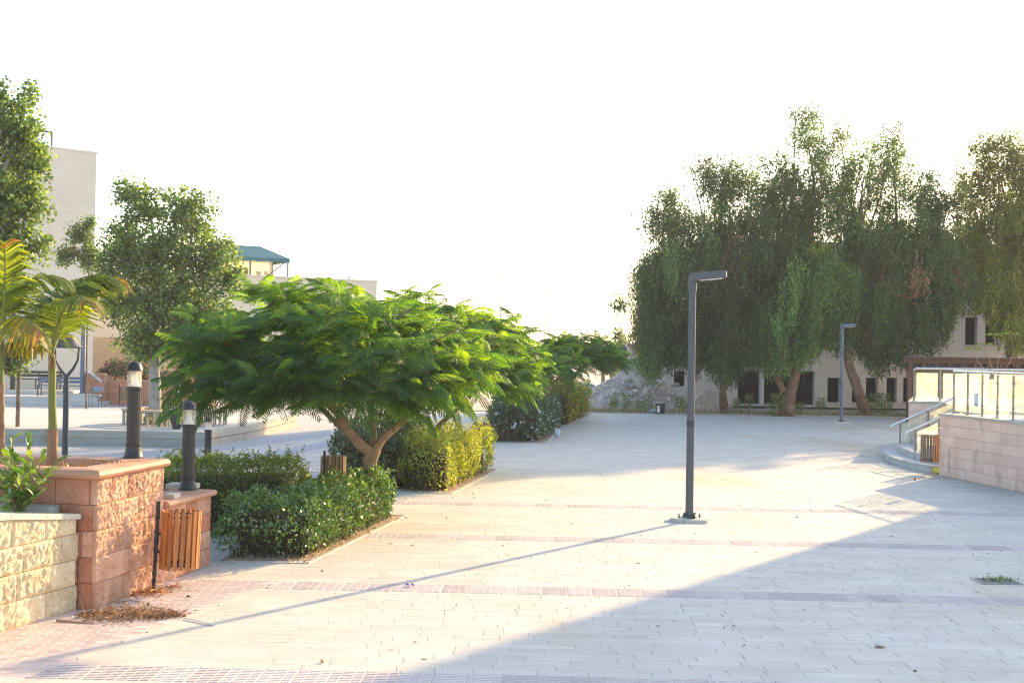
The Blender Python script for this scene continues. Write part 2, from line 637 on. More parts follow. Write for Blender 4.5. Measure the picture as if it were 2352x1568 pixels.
def paver_arrays(idx):
    p = PV[idx]
    k = len(p)
    u0_, u1_ = p[:, 0] + G1 / 2, p[:, 0] + p[:, 2] - G1 / 2
    a0, a1 = p[:, 1] + G2 / 2, p[:, 1] + ROW - G2 / 2
    cs = []
    for uu, aa in ((u0_, a0), (u1_, a0), (u1_, a1), (u0_, a1)):
        cs.append(uu[:, None] * B_ + aa[:, None] * A_)
    top = np.stack(cs, 1)
    bot = top.copy()
    bot[:, :, 2] = -.0095
    top[:, :, 2] = hz[idx]
    # slight chamfer: inner top
    ctr = top.mean(1, keepdims=True)
    d = ctr - top
    inn = top + d / np.linalg.norm(d, axis=2, keepdims=True) * .0015
    top[:, :, 2] -= .0004
    v = np.concatenate([bot, top, inn], 1).reshape(-1, 3)
    f = []
    b = np.arange(k)[:, None] * 12
    for j in range(4):
        j2 = (j + 1) % 4
        f.append(b + np.array([[j, j2, 4 + j2, 4 + j]]))
        f.append(b + np.array([[4 + j, 4 + j2, 8 + j2, 8 + j]]))
    f.append(b + np.array([[8, 9, 10, 11]]))
    f = np.stack(f, 1).reshape(-1, 4)
    return v, f, np.repeat(tone[idx], 12, 0)


ctrs = (PV[:, 0:1] + PV[:, 2:3] / 2) * B_ + PV[:, 1:2] * A_
inview = (np.abs(ctrs[:, 0]) < ctrs[:, 1] * .395) & (ctrs[:, 1] > 9.75)
left_wall = ctrs[:, 0] > -4.45 + (ctrs[:, 1] - 11) * .3
score = np.where(inview & left_wall, PV[:, 2] / ctrs[:, 1] ** 2, 0)
order = np.argsort(-score)
near, rest = order[:297], order[297:]
for i in near:
    np_obj('paver', *paver_arrays(np.array([i])), M['paver'], plaza)
ps = np_obj('paving_stones', *paver_arrays(rest), M['paver'], plaza)
ps['kind'] = 'stuff'

# pink ribbed tiles
tm = MB()
TW, TD = .262, .45
tm.box((TW / 2, TD / 2, -.0055), (TW - .010, TD - .004, .009))
nb = 9
for j in range(nb):
    yy = .03 + (TD - .06) * j / (nb - 1)
    for x0, x1 in ((.012, .075), (.088, .172), (.185, .250)):
        tm.box(((x0 + x1) / 2, yy, .0018), (x1 - x0, .030, .0022))
tile_me = tm.mesh('ribbed_tile', M['pink_tile'])
tcount = 0
tile_rest = MB()
ang = math.atan2(BX.y, BX.x)
for s_ in range(-1, 4):
    v_ = 9.5 + 3.75 * s_
    u = xl(v_) + .05
    hi = min(.46 * (v_ + 3) + 1.0, 9.7)
    while u < hi:
        c = UV(u, v_)
        if c.y > 9.2 and abs(c.x) < .43 * c.y + .3 and c.x > -4.5 and tcount < 290:
            to = bpy.data.objects.new('ribbed_tile', tile_me)
            to.location = c
            to.rotation_euler = (0, 0, ang)
            link(to, plaza)
            tcount += 1
        else:
            tile_rest.box(UV(u + TW / 2, v_ + TD / 2) + Vector((0, 0, -.003)), (TW - .008, TD - .006, .009), ang)
        u += TW
if tile_rest.v:
    t = tile_rest.build('ribbed_tiles', M['pink_tile'], plaza)
    t['kind'] = 'stuff'
# band of small pink bricks along the planter walls
bm_ = MB()
bm_.box((0, 0, .0), (.198, .0748, .008))
bm_.box((0, -.018, .0045), (.18, .020, .003))
bm_.box((0, .018, .0045), (.18, .020, .003))
brick_me = bm_.mesh('brick', M['pink_brick'])
W0, W1, W2, W3 = Vector((-4.75, 9.9, 0)), Vector((-4.06, 12.07, 0)), Vector((-3.90, 12.09, 0)), Vector((-3.43, 14.7, 0))


def wall_x(y):
    if y < 12.08: return -4.06 + (y - 12.07) * .317
    return -3.90 + (y - 12.09) * .18


def band_x(y):
    return -3.55 + (y - 9.75) * .29


brest = MB()
bc = 0
for i in range(80):
    v_ = 8.4 + .076 * i
    u = -5.6 + (.1 if i % 2 else 0)
    while u < -2.0:
        c = UV(u, v_)

        def ulim(vv):
            q = u
            for _ in range(4):
                q += (band_x(UV(q, vv).y) - UV(q, vv).x)
            return q
        uf, ub_ = ulim(v_ - .034), ulim(v_ + .034)
        if wall_x(c.y) - .1 < c.x and c.y < 13.70 and min(uf, ub_) < u + .095 and max(uf, ub_) > u - .07:
            q = MB()
            zz = Vector((0, 0, .014))
            p4 = [UV(u - .0965, v_ - .0365), UV(max(u - .09, min(u + .0965, uf)), v_ - .0365), UV(max(u - .09, min(u + .0965, ub_)), v_ + .0365), UV(u - .0965, v_ + .0365)]
            q.hexa([p + Vector((0, 0, -.004)) for p in p4] + [p + Vector((0, 0, .0085)) for p in p4])
            q.build('brick', M['pink_brick'], plaza)
        elif wall_x(c.y) - .1 < c.x < band_x(c.y) - .08 and c.y < 13.70:
            if c.y > 9.6 and bc < 300 and c.x > -.41 * c.y:
                b = bpy.data.objects.new('brick', brick_me)
                b.location = c + Vector((0, 0, .004))
                b.rotation_euler = (0, 0, ang)
                link(b, plaza)
                bc += 1
            else:
                brest.box(c + Vector((0, 0, .004)), (.198, .0748, .008), ang)
        u += .2
if brest.v:
    t = brest.build('bricks', M['pink_brick'], plaza)
    t['kind'] = 'stuff'

# lower court
court = MB()
court.poly([(-80, 14), (-5.2, 14), (-3.2, 21), (-3.2, 54), (-3.2, 70), (-80, 70)], -.004)
mt, nt, bs = new_mat('court paving')
geo = nd(nt, 'ShaderNodeNewGeometry')
mp = nd(nt, 'ShaderNodeMapping')
mp.inputs['Rotation'].default_value = (0, 0, math.radians(3))
br = nd(nt, 'ShaderNodeTexBrick')
br.inputs['Color1'].default_value = (.42, .41, .39, 1)
br.inputs['Color2'].default_value = (.50, .485, .46, 1)
br.inputs['Mortar'].default_value = (.28, .26, .24, 1)
br.inputs['Scale'].default_value = 1.0
br.inputs['Brick Width'].default_value = .6
br.inputs['Row Height'].default_value = .3
br.inputs['Mortar Size'].default_value = .012
nt.links.new(geo.outputs['Position'], mp.inputs[0])
nt.links.new(mp.outputs[0], br.inputs['Vector'])
n1 = nd(nt, 'ShaderNodeTexNoise')
n1.inputs['Scale'].default_value = .5
n1.inputs['Detail'].default_value = 5
nt.links.new(geo.outputs['Position'], n1.inputs['Vector'])
c = mixrgb(nt, 'MIX', n1.outputs['Fac'], br.outputs[0], mixrgb(nt, 'MULTIPLY', 1.0, br.outputs[0], (.82, .80, .76, 1)))
nt.links.new(c, bs.inputs['Base Color'])
bs.inputs['Roughness'].default_value = .8
M['court'] = mt
o = court.build('court', M['court'])
tag(o, kind='structure')
M['cobble'] = stone('blue grey cobbles', (.25, .27, .30), (.36, .38, .41), 7, .85, .5, 16, .02, vary=0)
cb = MB()
for (a, b, c_, d_) in (((430, 1015), (760, 985), (760, 1000), (470, 1040)),
                       ((500, 1060), (900, 985), (935, 990), (560, 1066)),
                       ((0, 1036), (470, 1034), (470, 1050), (0, 1052))):
    cb.poly([G(*a, -.0005), G(*b, -.0005), G(*c_, -.0005), G(*d_, -.0005)][::-1])
o = cb.build('cobble_paving', M['cobble'])
tag(o, kind='structure')

# ------------------------------------------------------------------ stone walls
def rock_mesh(wd, hl, hr, depth, relief, nx, nz, mt, rng=RNG, flat=False):
    if flat:
        b = MB()
        e = .008
        b.hexa([(0, -.012, 0), (wd, -.012, 0), (wd, depth, 0), (0, depth, 0), (0, -.012, hl), (wd, -.012, hr), (wd, depth, hr), (0, depth, hl)])
        return b.mesh('stone_block', mt)
    xs = np.linspace(0, 1, nx + 1)
    zs = np.linspace(0, 1, nz + 1)
    X, Z = np.meshgrid(xs, zs, indexing='ij')
    d = rng.random(X.shape)
    d = d * .8 + .2 * np.roll(d, 1, 1)
    d = d ** 1.4
    edge = np.minimum(np.minimum(X, 1 - X) * nx, np.minimum(Z, 1 - Z) * nz)
    Y = -relief * d * np.clip(edge, 0, 1) - .004
    jx = (rng.random(X.shape) - .5) * .6 / nx * (edge > 0)
    jz = (rng.random(X.shape) - .5) * .6 / nz * (edge > 0)
    hh = hl + (hr - hl) * X
    vs = np.stack([(X + jx) * wd, Y, (Z + jz) * hh], -1).reshape(-1, 3)
    idx = lambda i, j: i * (nz + 1) + j
    fs = [(idx(i, j), idx(i + 1, j), idx(i + 1, j + 1), idx(i, j + 1)) for i in range(nx) for j in range(nz)]
    nv = len(vs)
    back = [(0, depth, 0), (wd, depth, 0), (wd, depth, hr), (0, depth, hl)]
    front = [(0, -.004, 0), (wd, -.004, 0), (wd, -.004, hr), (0, -.004, hl)]
    b = MB()
    b.add(list(vs), fs)
    b.add(front + back, [(0, 4, 5, 1), (1, 5, 6, 2), (2, 6, 7, 3), (3, 7, 4, 0)])
    return b.mesh('stone_block', mt)


def block_wall(rt, p0, p1, z0, ztop, course, blk, mts, relief=.028, gap=.006, seed=0, cell=.022, flat=False, depth=.06, smooth_every=0, name='stone_block', first=0):
    """blocks laid from p0 to p1 facing the side on the right-hand of the run; ztop(u) gives the top"""
    rng = np.random.default_rng(seed)
    p0, p1 = Vector(p0), Vector(p1)
    L = (p1 - p0).length
    d = (p1 - p0) / L
    an = math.atan2(d.y, d.x)
    z = z0
    ci = 0
    zt = ztop if callable(ztop) else (lambda u: ztop)
    zmax = max(zt(0), zt(L))
    base = off_of(rt)
    while z < zmax - .03:
        u = -rng.uniform(0, blk[1] * .5) if ci or first == 0 else 0
        while u < L - .02:
            wd = rng.uniform(*blk)
            a, b = max(u, 0), min(u + wd, L)
            u += wd
            if b - a < .04: continue
            ht = course
            hl = min(z + ht, zt(a)) - z
            hr = min(z + ht, zt(b)) - z
            if zt(a) - (z + ht) < .05: hl, hr = zt(a) - z, zt(b) - z
            if hl < .03 or hr < .03: continue
            fl = flat or (smooth_every and rng.random() < smooth_every)
            me = rock_mesh(b - a - gap, hl - gap, hr - gap, depth, relief, max(3, round((b - a) / cell)), max(3, round(hl / cell)), mts[rng.integers(len(mts))], rng, fl)
            o = bpy.data.objects.new(name, me)
            o.location = p0 + d * (a + gap / 2) + Vector((0, 0, z + gap / 2)) - base
            o.rotation_euler = (0, 0, an)
            link(o, rt)
        z += course
        ci += 1


# tall red planter: front end face, long side toward the plaza
dA = Vector((.178, .984, 0)).normalized()
dB = Vector((-.984, .178, 0)).normalized()
C0 = Vector((-3.90, 12.09, 0))
LA = 1.42
C1 = C0 + dA * LA
tp = root('planter', C0, 'tall red stone planter whose cap carries a bollard light and which holds palms', 'planter')
core = MB()
P_ = lambda b, a: C0 + dA * a + dB * b
nA = Vector((dA.y, -dA.x, 0))      # outward normal of the long side
TZ = 1.235
core.slab([P_(.022, .022), P_(.022, LA - .01), P_(.30, LA - .01), P_(.30, .022)], 0, TZ)
core.slab([P_(.301, .022), P_(.301, .30), P_(5.0, .30), P_(5.0, .022)], 0, TZ)
core.slab([P_(.30, LA - .26), P_(.30, LA - .01), P_(5.0, LA - .01), P_(5.0, LA - .26)], 0, TZ)
core.build('wall_core', M['mortar_red'], tp)
sl_ = MB()
sl_.slab([P_(.30, .30), P_(.30, LA - .26), P_(5, LA - .26), P_(5, .30)], .5, 1.10)
sl_.build('soil', M['soil'], tp)
block_wall(tp, C0 + dA * .01, C1, 0, TZ, .247, (.27, .42), [M['red_rock']], .024, seed=3, first=1, smooth_every=.06)
block_wall(tp, P_(5.0, 0), P_(.035, 0), 0, TZ, .247, (.3, .5), [M['red_rock'], M['red_smooth'], M['red_smooth']], .014, seed=4)
capp = [(-.30, 0), (.03, 0), (.055, .012), (.068, .04), (.055, .068), (.03, .08), (-.30, .08)]


def coping(rt, p0, p1, z, out, n, mt, prof=capp, m0=0, m1=0):
    p0, p1 = Vector(p0), Vector(p1)
    for i in range(n):
        a = p0.lerp(p1, i / n)
        b = p0.lerp(p1, (i + 1) / n)
        g = (p1 - p0).normalized() * .002
        mb = MB()
        mb.prism(prof, a + g + Vector((0, 0, z)), b - g + Vector((0, 0, z)), out, m0=m0 if i == 0 else 0, m1=m1 if i == n - 1 else 0)
        mb.build('coping_stone', mt, rt, smooth=True)


coping(tp, C0, C1 + dA * .03, TZ, nA, 3, M['red_cap'], m0=-1)
coping(tp, P_(5.0, 0), P_(0, 0), TZ, -dA, 4, M['red_cap'], m1=1)
coping(tp, P_(.302, LA), P_(5.0, LA), TZ, dA, 4, M['red_cap'])

# lower red wall continuing along the plaza
C2 = Vector((-3.43, 14.7, 0))
lw = root('low_wall', C1, 'low red stone wall stepping down from the tall planter and ending beside the hedge', 'wall')
LZ = .79
cw = MB()
dL = (C2 - C1).normalized()
nL = Vector((dL.y, -dL.x, 0))
cw.slab([C1 - nL * .022 + dL * .012, C2 - nL * .022 - dL * .022, C2 - nL * .45 - dL * .022, C1 - nL * .45 + dL * .012], 0, LZ)
cw.build('wall_core', M['mortar_red'], lw)
block_wall(lw, C1 + dL * .012, C2, 0, LZ, .2, (.27, .45), [M['red_rock'], M['red_smooth']], .016, seed=8, first=1)
block_wall(lw, C2 - dL * .035, C2 - nL * .45, 0, LZ, .2, (.2, .3), [M['red_smooth']], .01, seed=9, first=1)
capl = [(-.46, 0), (.03, 0), (.05, .012), (.06, .035), (.05, .058), (.03, .07), (-.46, .07)]
coping(lw, C1 + dL * .034, C2 + dL * .05, LZ, nL, 2, M['red_cap'], capl)

# cream wall
K0, K1 = Vector((-4.06, 12.07, 0)), Vector((-4.06 - .317 * 4.2, 12.07 - 4.2, 0))
kd = (K0 - K1).normalized()
kn = Vector((kd.y, -kd.x, 0))
cr = root('retaining_wall', K1, 'low cream rock faced wall with pale coping butting against the red planter', 'wall')
LK = (K0 - K1).length
ktop = lambda u: .86 + .115 * (LK - u) * (1 if LK - u < 1.3 else 1.3 / (LK - u))
cw = MB()
for i in range(14):
    a, b = LK * i / 14, LK * (i + 1) / 14
    pa, pb2 = K1 + kd * a - kn * .022, K1 + kd * b - kn * .022
    qa, qb = K1 + kd * a - kn * .3, K1 + kd * b - kn * .3
    za, zb = ktop(a) - .004, ktop(b) - .004
    cw.hexa([pa, pb2, qb, qa, pa + Vector((0, 0, za)), pb2 + Vector((0, 0, zb)), qb + Vector((0, 0, zb)), qa + Vector((0, 0, za))])
cw.build('wall_core', M['mortar_cream'], cr)
block_wall(cr, K1, K0, 0, ktop, .242, (.36, .56), [M['cream_rock']], .030, seed=21, cell=.03)
N_ = 9
for i in range(N_):
    a, b = LK * i / N_ + .003, LK * (i + 1) / N_ - .003
    mb = MB()
    for (za, zb, oa, ob) in ((ktop(a), ktop(b), .035, -.33),):
        pa, pb2 = K1 + kd * a, K1 + kd * b
        mb.hexa([pa + kn * oa + Vector((0, 0, za)), pb2 + kn * oa + Vector((0, 0, zb)), pb2 + kn * ob + Vector((0, 0, zb)), pa + kn * ob + Vector((0, 0, za)),
                 pa + kn * oa + Vector((0, 0, za + .05)), pb2 + kn * oa + Vector((0, 0, zb + .05)), pb2 + kn * ob + Vector((0, 0, zb + .05)), pa + kn * ob + Vector((0, 0, za + .05))])
    mb.build('coping_stone', M['cream_cap'], cr)
kb = MB()
kb.slab([K0 - kn * .30 - kd * .02, P_(4.5, -.02), (-9.0, 8.2, 0), K1 - kn * .30], .3, .87)
o = kb.build('soil_bed', M['soil'])
tag(o, kind='structure')
lg = MB()
lg.slab([P_(.35, -.05), P_(.35, -.22), P_(3.0, -.22), P_(3.0, -.05)], .88, .985)
o = lg.build('concrete_ledge', M['concrete'])
tag(o, 'grey concrete ledge at the foot of the tall planter behind the cream wall', 'ledge')

# loose coping stones on the low wall
for i, (px, py, s, rz, lb) in enumerate(((420, 1121, (.33, .26, .055), .15, 'large loose pink slab lying on the low red wall at the bollard foot'),
                                         (396, 1143, (.11, .2, .05), .1, 'small loose pink stone on the low red wall against the tall planter'))):
    c = G(px, py, LZ + .07)
    mb = MB()
    mb.box(c + Vector((0, 0, s[2] / 2 + .001)), s, math.atan2(dL.y, dL.x) - math.pi / 2 + rz)
    o = mb.build('loose_stone', M['cream_cap'])
    tag(o, lb, 'stone')

# ------------------------------------------------------------------ bollard lights
def make_bollard():
    rt = root('bollard_light', (0, 0, 0), '', 'bollard')
    b = MB()
    b.lathe([(0, 0), (.108, 0), (.108, .012), (.100, .02), (.088, .06), (.080, .10), (.078, .125), (.088, .13), (.088, .15), (.076, .155)], 24)
    b.build('base', M['dark_metal'], rt, smooth=True)
    b = MB()
    b.lathe([(.072, .15), (.072, .73)], 36, flute=.05)
    b.lathe([(.073, .715), (.084, .722), (.084, .745), (.076, .752), (.0, .752)], 24)
    b.build('shaft', M['dark_metal'], rt)
    b = MB()
    b.lathe([(.074, .752), (.074, .918)], 24)
    b.build('glass', M['lamp_glass'], rt, smooth=True)
    b = MB()
    b.lathe([(.062, .753), (.036, .80), (.026, .86), (.022, .918)], 16)
    b.build('reflector', M['lens_white'], rt, smooth=True)
    b = MB()
    b.lathe([(0, .918), (.083, .918), (.083, .94), (.079, .945), (.076, .965), (.064, .99), (.042, 1.008), (.014, 1.015), (.014, 1.024), (0, 1.026)], 24)
    b.build('cap', M['dark_metal'], rt, smooth=True)
    return rt


bol = make_bollard()
BG = 'dark bollard lights'
place(bol, 0, Vector((-3.96, 13.52, TZ + .08)) - nA * .02, 0, 'dark bollard light standing on the cap of the tall red planter', BG)
place(bol, 1, C1.lerp(C2, .93) - nL * .24 + Vector((0, 0, LZ + .07)), .4, 'dark bollard light standing on the low red wall by the loose slab', BG)
place(bol, 1, G(477, 1068), .2, 'dark bollard light behind the clipped hedge, its top hidden by the flame tree', BG)
place(bol, 1, Vector((V(408, 900, 38).x, 38, .36)), .2, 'small far bollard light standing inside the ring bench nearer the flame tree', BG)
place(bol, 1, Vector((V(306, 900, 39).x, 39, .36)), .2, 'small far bollard light just behind the big bollard on the planter', BG)

# ------------------------------------------------------------------ slatted bins
def make_bin(wood, ash=False, n=19):
    rt = root('litter_bin', (0, 0, 0), '', 'litter bin')
    b = MB()
    prof = []
    z = 0
    for z, r_ in ((0, .016), (.1, .016), (.12, .024), (.16, .017), (.2, .024), (.24, .019), (.4, .018), (.44, .026), (.48, .018), (.54, .027), (.58, .018), (.62, .026), (.66, .019), (.74, .019), (.76, .026), (.78, .022), (.93, .022), (.93, 0)):
        prof.append((r_, z))
    b.lathe(prof, 10)
    b.build('post', M['black_iron'], rt, smooth=False)
    cx, rr = .235, .19
    h = MB()
    for z in (.30, .79):
        ring = [(cx + (rr - .012) * math.cos(a), (rr - .012) * math.sin(a), z) for a in np.linspace(0, 2 * math.pi, 25)]
        h2 = MB()
        h2.tube(ring, .009, 6, cap=False)
        h2.build('hoop', M['black_iron'], rt)
    h.lathe([(0, .285), (rr - .014, .285), (rr - .014, .31)], 24, c=(cx, 0, 0))
    h.build('bottom_plate', M['black_iron'], rt)
    for z in (.60, .42):
        h = MB()
        h.bar((.01, 0, z), (.05, 0, z), .03, .03)
        h.build('bracket', M['black_iron'], rt)
    s = MB()
    s.box((0, 0, .29), (.016, .042, .58))
    me = s.mesh('slat', wood)
    for i in range(n):
        a = 2 * math.pi * i / n + .1
        so_ = bpy.data.objects.new('slat', me)
        so_.location = (cx + rr * math.cos(a), rr * math.sin(a), .255 + R.uniform(-.006, .006))
        so_.rotation_euler = (0, 0, a)
        link(so_, rt)
    if ash:
        b = MB()
        b.lathe([(0, .93), (.03, .935), (.075, .97), (.075, .99), (.062, .985), (0, .962)], 16)
        b.build('ashtray', M['bronze_steel'], rt, smooth=True)
    return rt


bin1 = make_bin(M['bin_wood'])
BNG = 'slatted wooden litter bins'
place(bin1, 0, G(352, 1362), math.radians(20), 'bright orange slatted wooden litter bin on a black post before the red wall', BNG)
bin1.rotation_euler = (0, math.radians(2.2), math.radians(20))
bin2 = make_bin(M['bin_wood_dark'])
pbin = V(749, 1090, 19.9)
place(bin2, 0, (pbin.x, 19.7, 0), math.radians(62), 'brown slatted litter bin half hidden behind the white flowered hedge', BNG)
place(bin2, 1, (V(1128, 985, 29.6).x, 29.8, 0), math.radians(180), 'brown slatted litter bin between two hedges under the second flame tree', BNG)
place(bin2, 1, (V(264, 900, 52).x, 52.6, 0), math.radians(0), 'small weathered slatted bin by the far red planter near the school chair', BNG)
bin3 = make_bin(M['bin_wood_dark'], True)
place(bin3, 0, G(2161, 1088), math.radians(176), 'brown slatted litter bin with an ashtray on its post beside the glass railed steps', BNG)

# ------------------------------------------------------------------ plaza lamps
def make_lamp():
    rt = root('street_lamp', (0, 0, 0), '', 'street lamp')
    b = MB()
    b.tube([(0, 0, .06), (0, 0, 3.48)], [.060, .052], 14)
    b.build('pole', M['pole_grey'], rt, smooth=True)
    b = MB()
    b.tube([(0, 0, 3.44), (0, 0, 3.70)], [.062, .062], 14)
    b.build('collar', M['pole_grey'], rt, smooth=True)
    b = MB()
    b.box((0, -.061, .62), (.055, .012, .22))
    b.build('access_door', M['pole_grey'], rt)
    b = MB()
    b.tube([(0, 0, 1.42), (0, 0, 1.50)], .0605, 14, cap=False)
    b.build('tape_band', M['lantern_grey'], rt, smooth=True)
    hd = MB()
    T = math.radians(5)
    ex = Vector((math.cos(T), 0, math.sin(T)))
    ez = Vector((-math.sin(T), 0, math.cos(T)))
    o_ = Vector((-.045, 0, 3.655))
    pts = []
    for (l, hw, z0_, z1_) in ((0.0, .075, -.045, .055), (.12, .10, -.055, .065), (.52, .09, -.05, .055), (.55, .085, -.04, .045)):
        pts.append([o_ + ex * l + Vector((0, sy * hw, 0)) + ez * z for sy, z in ((-1, z0_), (1, z0_), (1, z1_), (-1, z1_))])
    vs = [p for q in pts for p in q]
    fs = []
    for i in range(3):
        for j in range(4):
            fs.append((i * 4 + j, i * 4 + (j + 1) % 4, i * 4 + 4 + (j + 1) % 4, i * 4 + 4 + j))
    fs += [(3, 2, 1, 0), (12, 13, 14, 15)]
    hd.add(vs, fs)
    hd.build('lamp_head', M['pole_grey'], rt)
    d = MB()
    d.hexa([o_ + ex * l + Vector((0, sy * .07, 0)) + ez * z for z in (-.062, -.052) for l, sy in ((.16, -1), (.48, -1), (.48, 1), (.16, 1))])
    d.build('diffuser', M['lens_white'], rt)
    g = MB()
    g.lathe([(0, .062), (.11, .062), (.11, .075), (.085, .085), (.06, .086)], 16)
    for k in range(4):
        a = math.pi / 4 + k * math.pi / 2
        g.bar((.055 * math.cos(a), .055 * math.sin(a), .11), (.115 * math.cos(a), .115 * math.sin(a), .085), .012, .06)
    g.build('base_plate', M['pole_grey'], rt)
    for k in range(4):
        a = k * math.pi / 2 + .5
        q = MB()
        q.tube([(.17 * math.cos(a), .13 * math.sin(a), .05), (.17 * math.cos(a), .13 * math.sin(a), .115)], .009, 6)
        q.tube([(.17 * math.cos(a), .13 * math.sin(a), .06), (.17 * math.cos(a), .13 * math.sin(a), .075)], .018, 6)
        q.build('anchor_bolt', M['black_iron'], rt)
    c1 = MB()
    c1.slab([(-.30, .08), (-.27, -.19), (-.06, -.25), (-.02, -.06), (-.06, .22)], -.02, .06)
    c1.build('concrete_pad', M['cream_cap'], rt)
    c1 = MB()
    c1.slab([(-.05, -.255), (.28, -.20), (.33, .10), (.05, .24), (-.05, .215), (-.01, -.06)], -.02, .05)
    c1.build('concrete_pad', M['cream_cap'], rt)
    return rt


lamp = make_lamp()
place(lamp, 0, G(1583, 1196), math.radians(-12), 'tall grey street lamp standing alone in the middle of the sunlit plaza', 'plaza street lamps')
l2 = place(lamp, 1, G(1932, 971), math.radians(-12), 'distant blue grey street lamp in the shade before the leaning pepper tree', 'plaza street lamps')
for ch in KIDS(l2):
    if ch.name.split('.')[0] in ('pole', 'collar', 'lamp_head'):
        ch.data = ch.data.copy()
        ch.data.materials[0] = M['pole_blue']

# lantern lamps in the court
def make_lantern(h):
    rt = root('lantern_post', (0, 0, 0), '', 'lamp post')
    b = MB()
    b.tube([(0, 0, 0), (0, 0, h - .75)], [.065, .05], 12)
    b.lathe([(0, 0), (.12, 0), (.12, .03), (.08, .08), (.065, .12)], 14)
    b.build('pole', M['lantern_grey'], rt, smooth=True)
    for s in (-1, 1):
        b = MB()
        b.tube([(0, 0, h - .78), (s * .13, 0, h - .62), (s * .215, 0, h - .45), (s * .235, 0, h - .22)], [.035, .028, .022, .02], 8)
        b.build('arm', M['lantern_grey'], rt, smooth=True)
    b = MB()
    b.lathe([(.29, h - .22), (.30, h - .20), (.22, h - .12), (.16, h - .03), (.13, h + .02), (.10, h + .05), (.0, h + .06)], 20)
    b.lathe([(.29, h - .22), (0, h - .2)], 20)
    b.build('shade', M['lantern_grey'], rt, smooth=True)
    return rt


la = make_lantern(2.65)
la.location = (V(150, 1000, 25).x, 25, 0)
tag(la, 'grey lantern post with curved arms and bell shade rising behind the ringed palm', 'lamp post')
b = MB()
q = V(189, 905, 53.5)
bl = root('lamp_post', (q.x, 53.5, .32), 'plain dark lamp post standing at the far building steps', 'lamp post')
b.tube([(q.x, 53.5, .36), (q.x, 53.5, 3.4)], [.11, .09], 10)
b.build('pole', M['pole_blue'], bl, smooth=True)
b = MB()
b.lathe([(0, 0), (.26, 0), (.26, .04), (.18, .1), (.12, .2)], 14, c=(q.x, 53.5, .32))
b.build('base', M['pole_blue'], bl, smooth=True)
q = V(30, 850, 56)
b = MB()
b.tube([(q.x, 56, .5), (q.x, 56, 4.2)], .11, 10)
o = b.build('lamp_post', M['black_iron'])
tag(o, 'thin black post by the long dark bench at the far building', 'lamp post')

# ------------------------------------------------------------------ flame trees (umbrella crowns of feathery fronds)
def frond_mesh(name, L, npair, droop, curl, rng, col):
    """bipinnate frond along +x, upper side +z"""
    P, D, N, LL, WW = [], [], [], [], []
    pts = []
    for i in range(npair + 3):
        t = i / (npair + 2)
        pts.append((L * (t - .12 * droop * t * t), 0, L * (.10 * math.sin(t * 2.2) - droop * t * t * .55)))
    for i in range(npair):
        t = (i + 2.2) / (npair + 2)
        x = L * (t - .12 * droop * t * t)
        z = L * (.10 * math.sin(t * 2.2) - droop * t * t * .55)
        ln = L * .34 * (math.sin(math.pi * min(1, .16 + t * .80)) ** .7) * rng.uniform(.88, 1.08)
        for s in (-1, 1):
            sw = .55 + .35 * t
            d = np.array([sw * .8, s * 1.0, -.30 - curl * .5 + rng.normal(0, .06)])
            d /= np.linalg.norm(d)
            n_ = np.array([-.2, s * .25 * curl, 1.0]) + rng.normal(0, .1, 3)
            P.append((x, 0, z)); D.append(d); N.append(n_); LL.append(ln); WW.append(L * .046)
    P, D, N = np.array(P), np.array(D), unit(np.array(N))
    LL, WW = np.array(LL), np.array(WW)
    # each pinna: two quads that bend down toward the tip
    S = unit(np.cross(D, N))
    Nn = np.cross(S, D)
    a = P
    mid = P + D * (LL * .5)[:, None]
    tip = P + D * (LL * .96)[:, None] - Nn * (LL * .16)[:, None]
    h = (WW * .5)[:, None]
    v = np.stack([a - S * h * .5, a + S * h * .5, mid + S * h, mid - S * h, tip + S * h * .45, tip - S * h * .45], 1).reshape(-1, 3)
    n = len(P)
    b_ = np.arange(n)[:, None] * 6
    f = np.concatenate([b_ + np.array([[0, 1, 2, 3]]), b_ + np.array([[3, 2, 4, 5]])], 0)
    # rachis ribbon
    pr = np.array(pts)
    k = len(pr)
    rw = L * .010
    rv = np.concatenate([pr + [0, -rw, .003], pr + [0, rw, .003]], 0)
    rf = np.array([[i, i + 1, k + i + 1, k + i] for i in range(k - 1)]) + len(v)
    v = np.concatenate([v, rv])
    f = np.concatenate([f, rf])
    return v.astype(np.float32), f.astype(np.int32)


def frame(D, N):
    D = np.array(D, float); D /= np.linalg.norm(D)
    N = np.array(N, float); N = N - D * N.dot(D); N /= max(np.linalg.norm(N), 1e-6)
    Y = np.cross(N, D)
    return np.stack([D, Y, N], 1)


FROND = []
rf_ = np.random.default_rng(5)
for i in range(8):
    FROND.append(frond_mesh('frond', 1.0, 12, (.25, .4, .55, .7, .85, .45, 1.0, .6)[i], (.2, .5, .8, .3, .9, 1.1, .6, .4)[i], rf_, None))
FTONE = [(.060, .155, .022), (.046, .125, .022), (.100, .215, .024), (.040, .108, .024), (.145, .265, .028), (.062, .14, .022)]
FMESH = {}


def frond_data(vi, ti):
    if (vi, ti) not in FMESH:
        v, f = FROND[vi]
        me = npmesh('frond', v, f, np.tile(np.array(FTONE[ti]), (len(v), 1)))
        me.materials.append(M['leaf_fern'])
        FMESH[(vi, ti)] = me
    return FMESH[(vi, ti)]


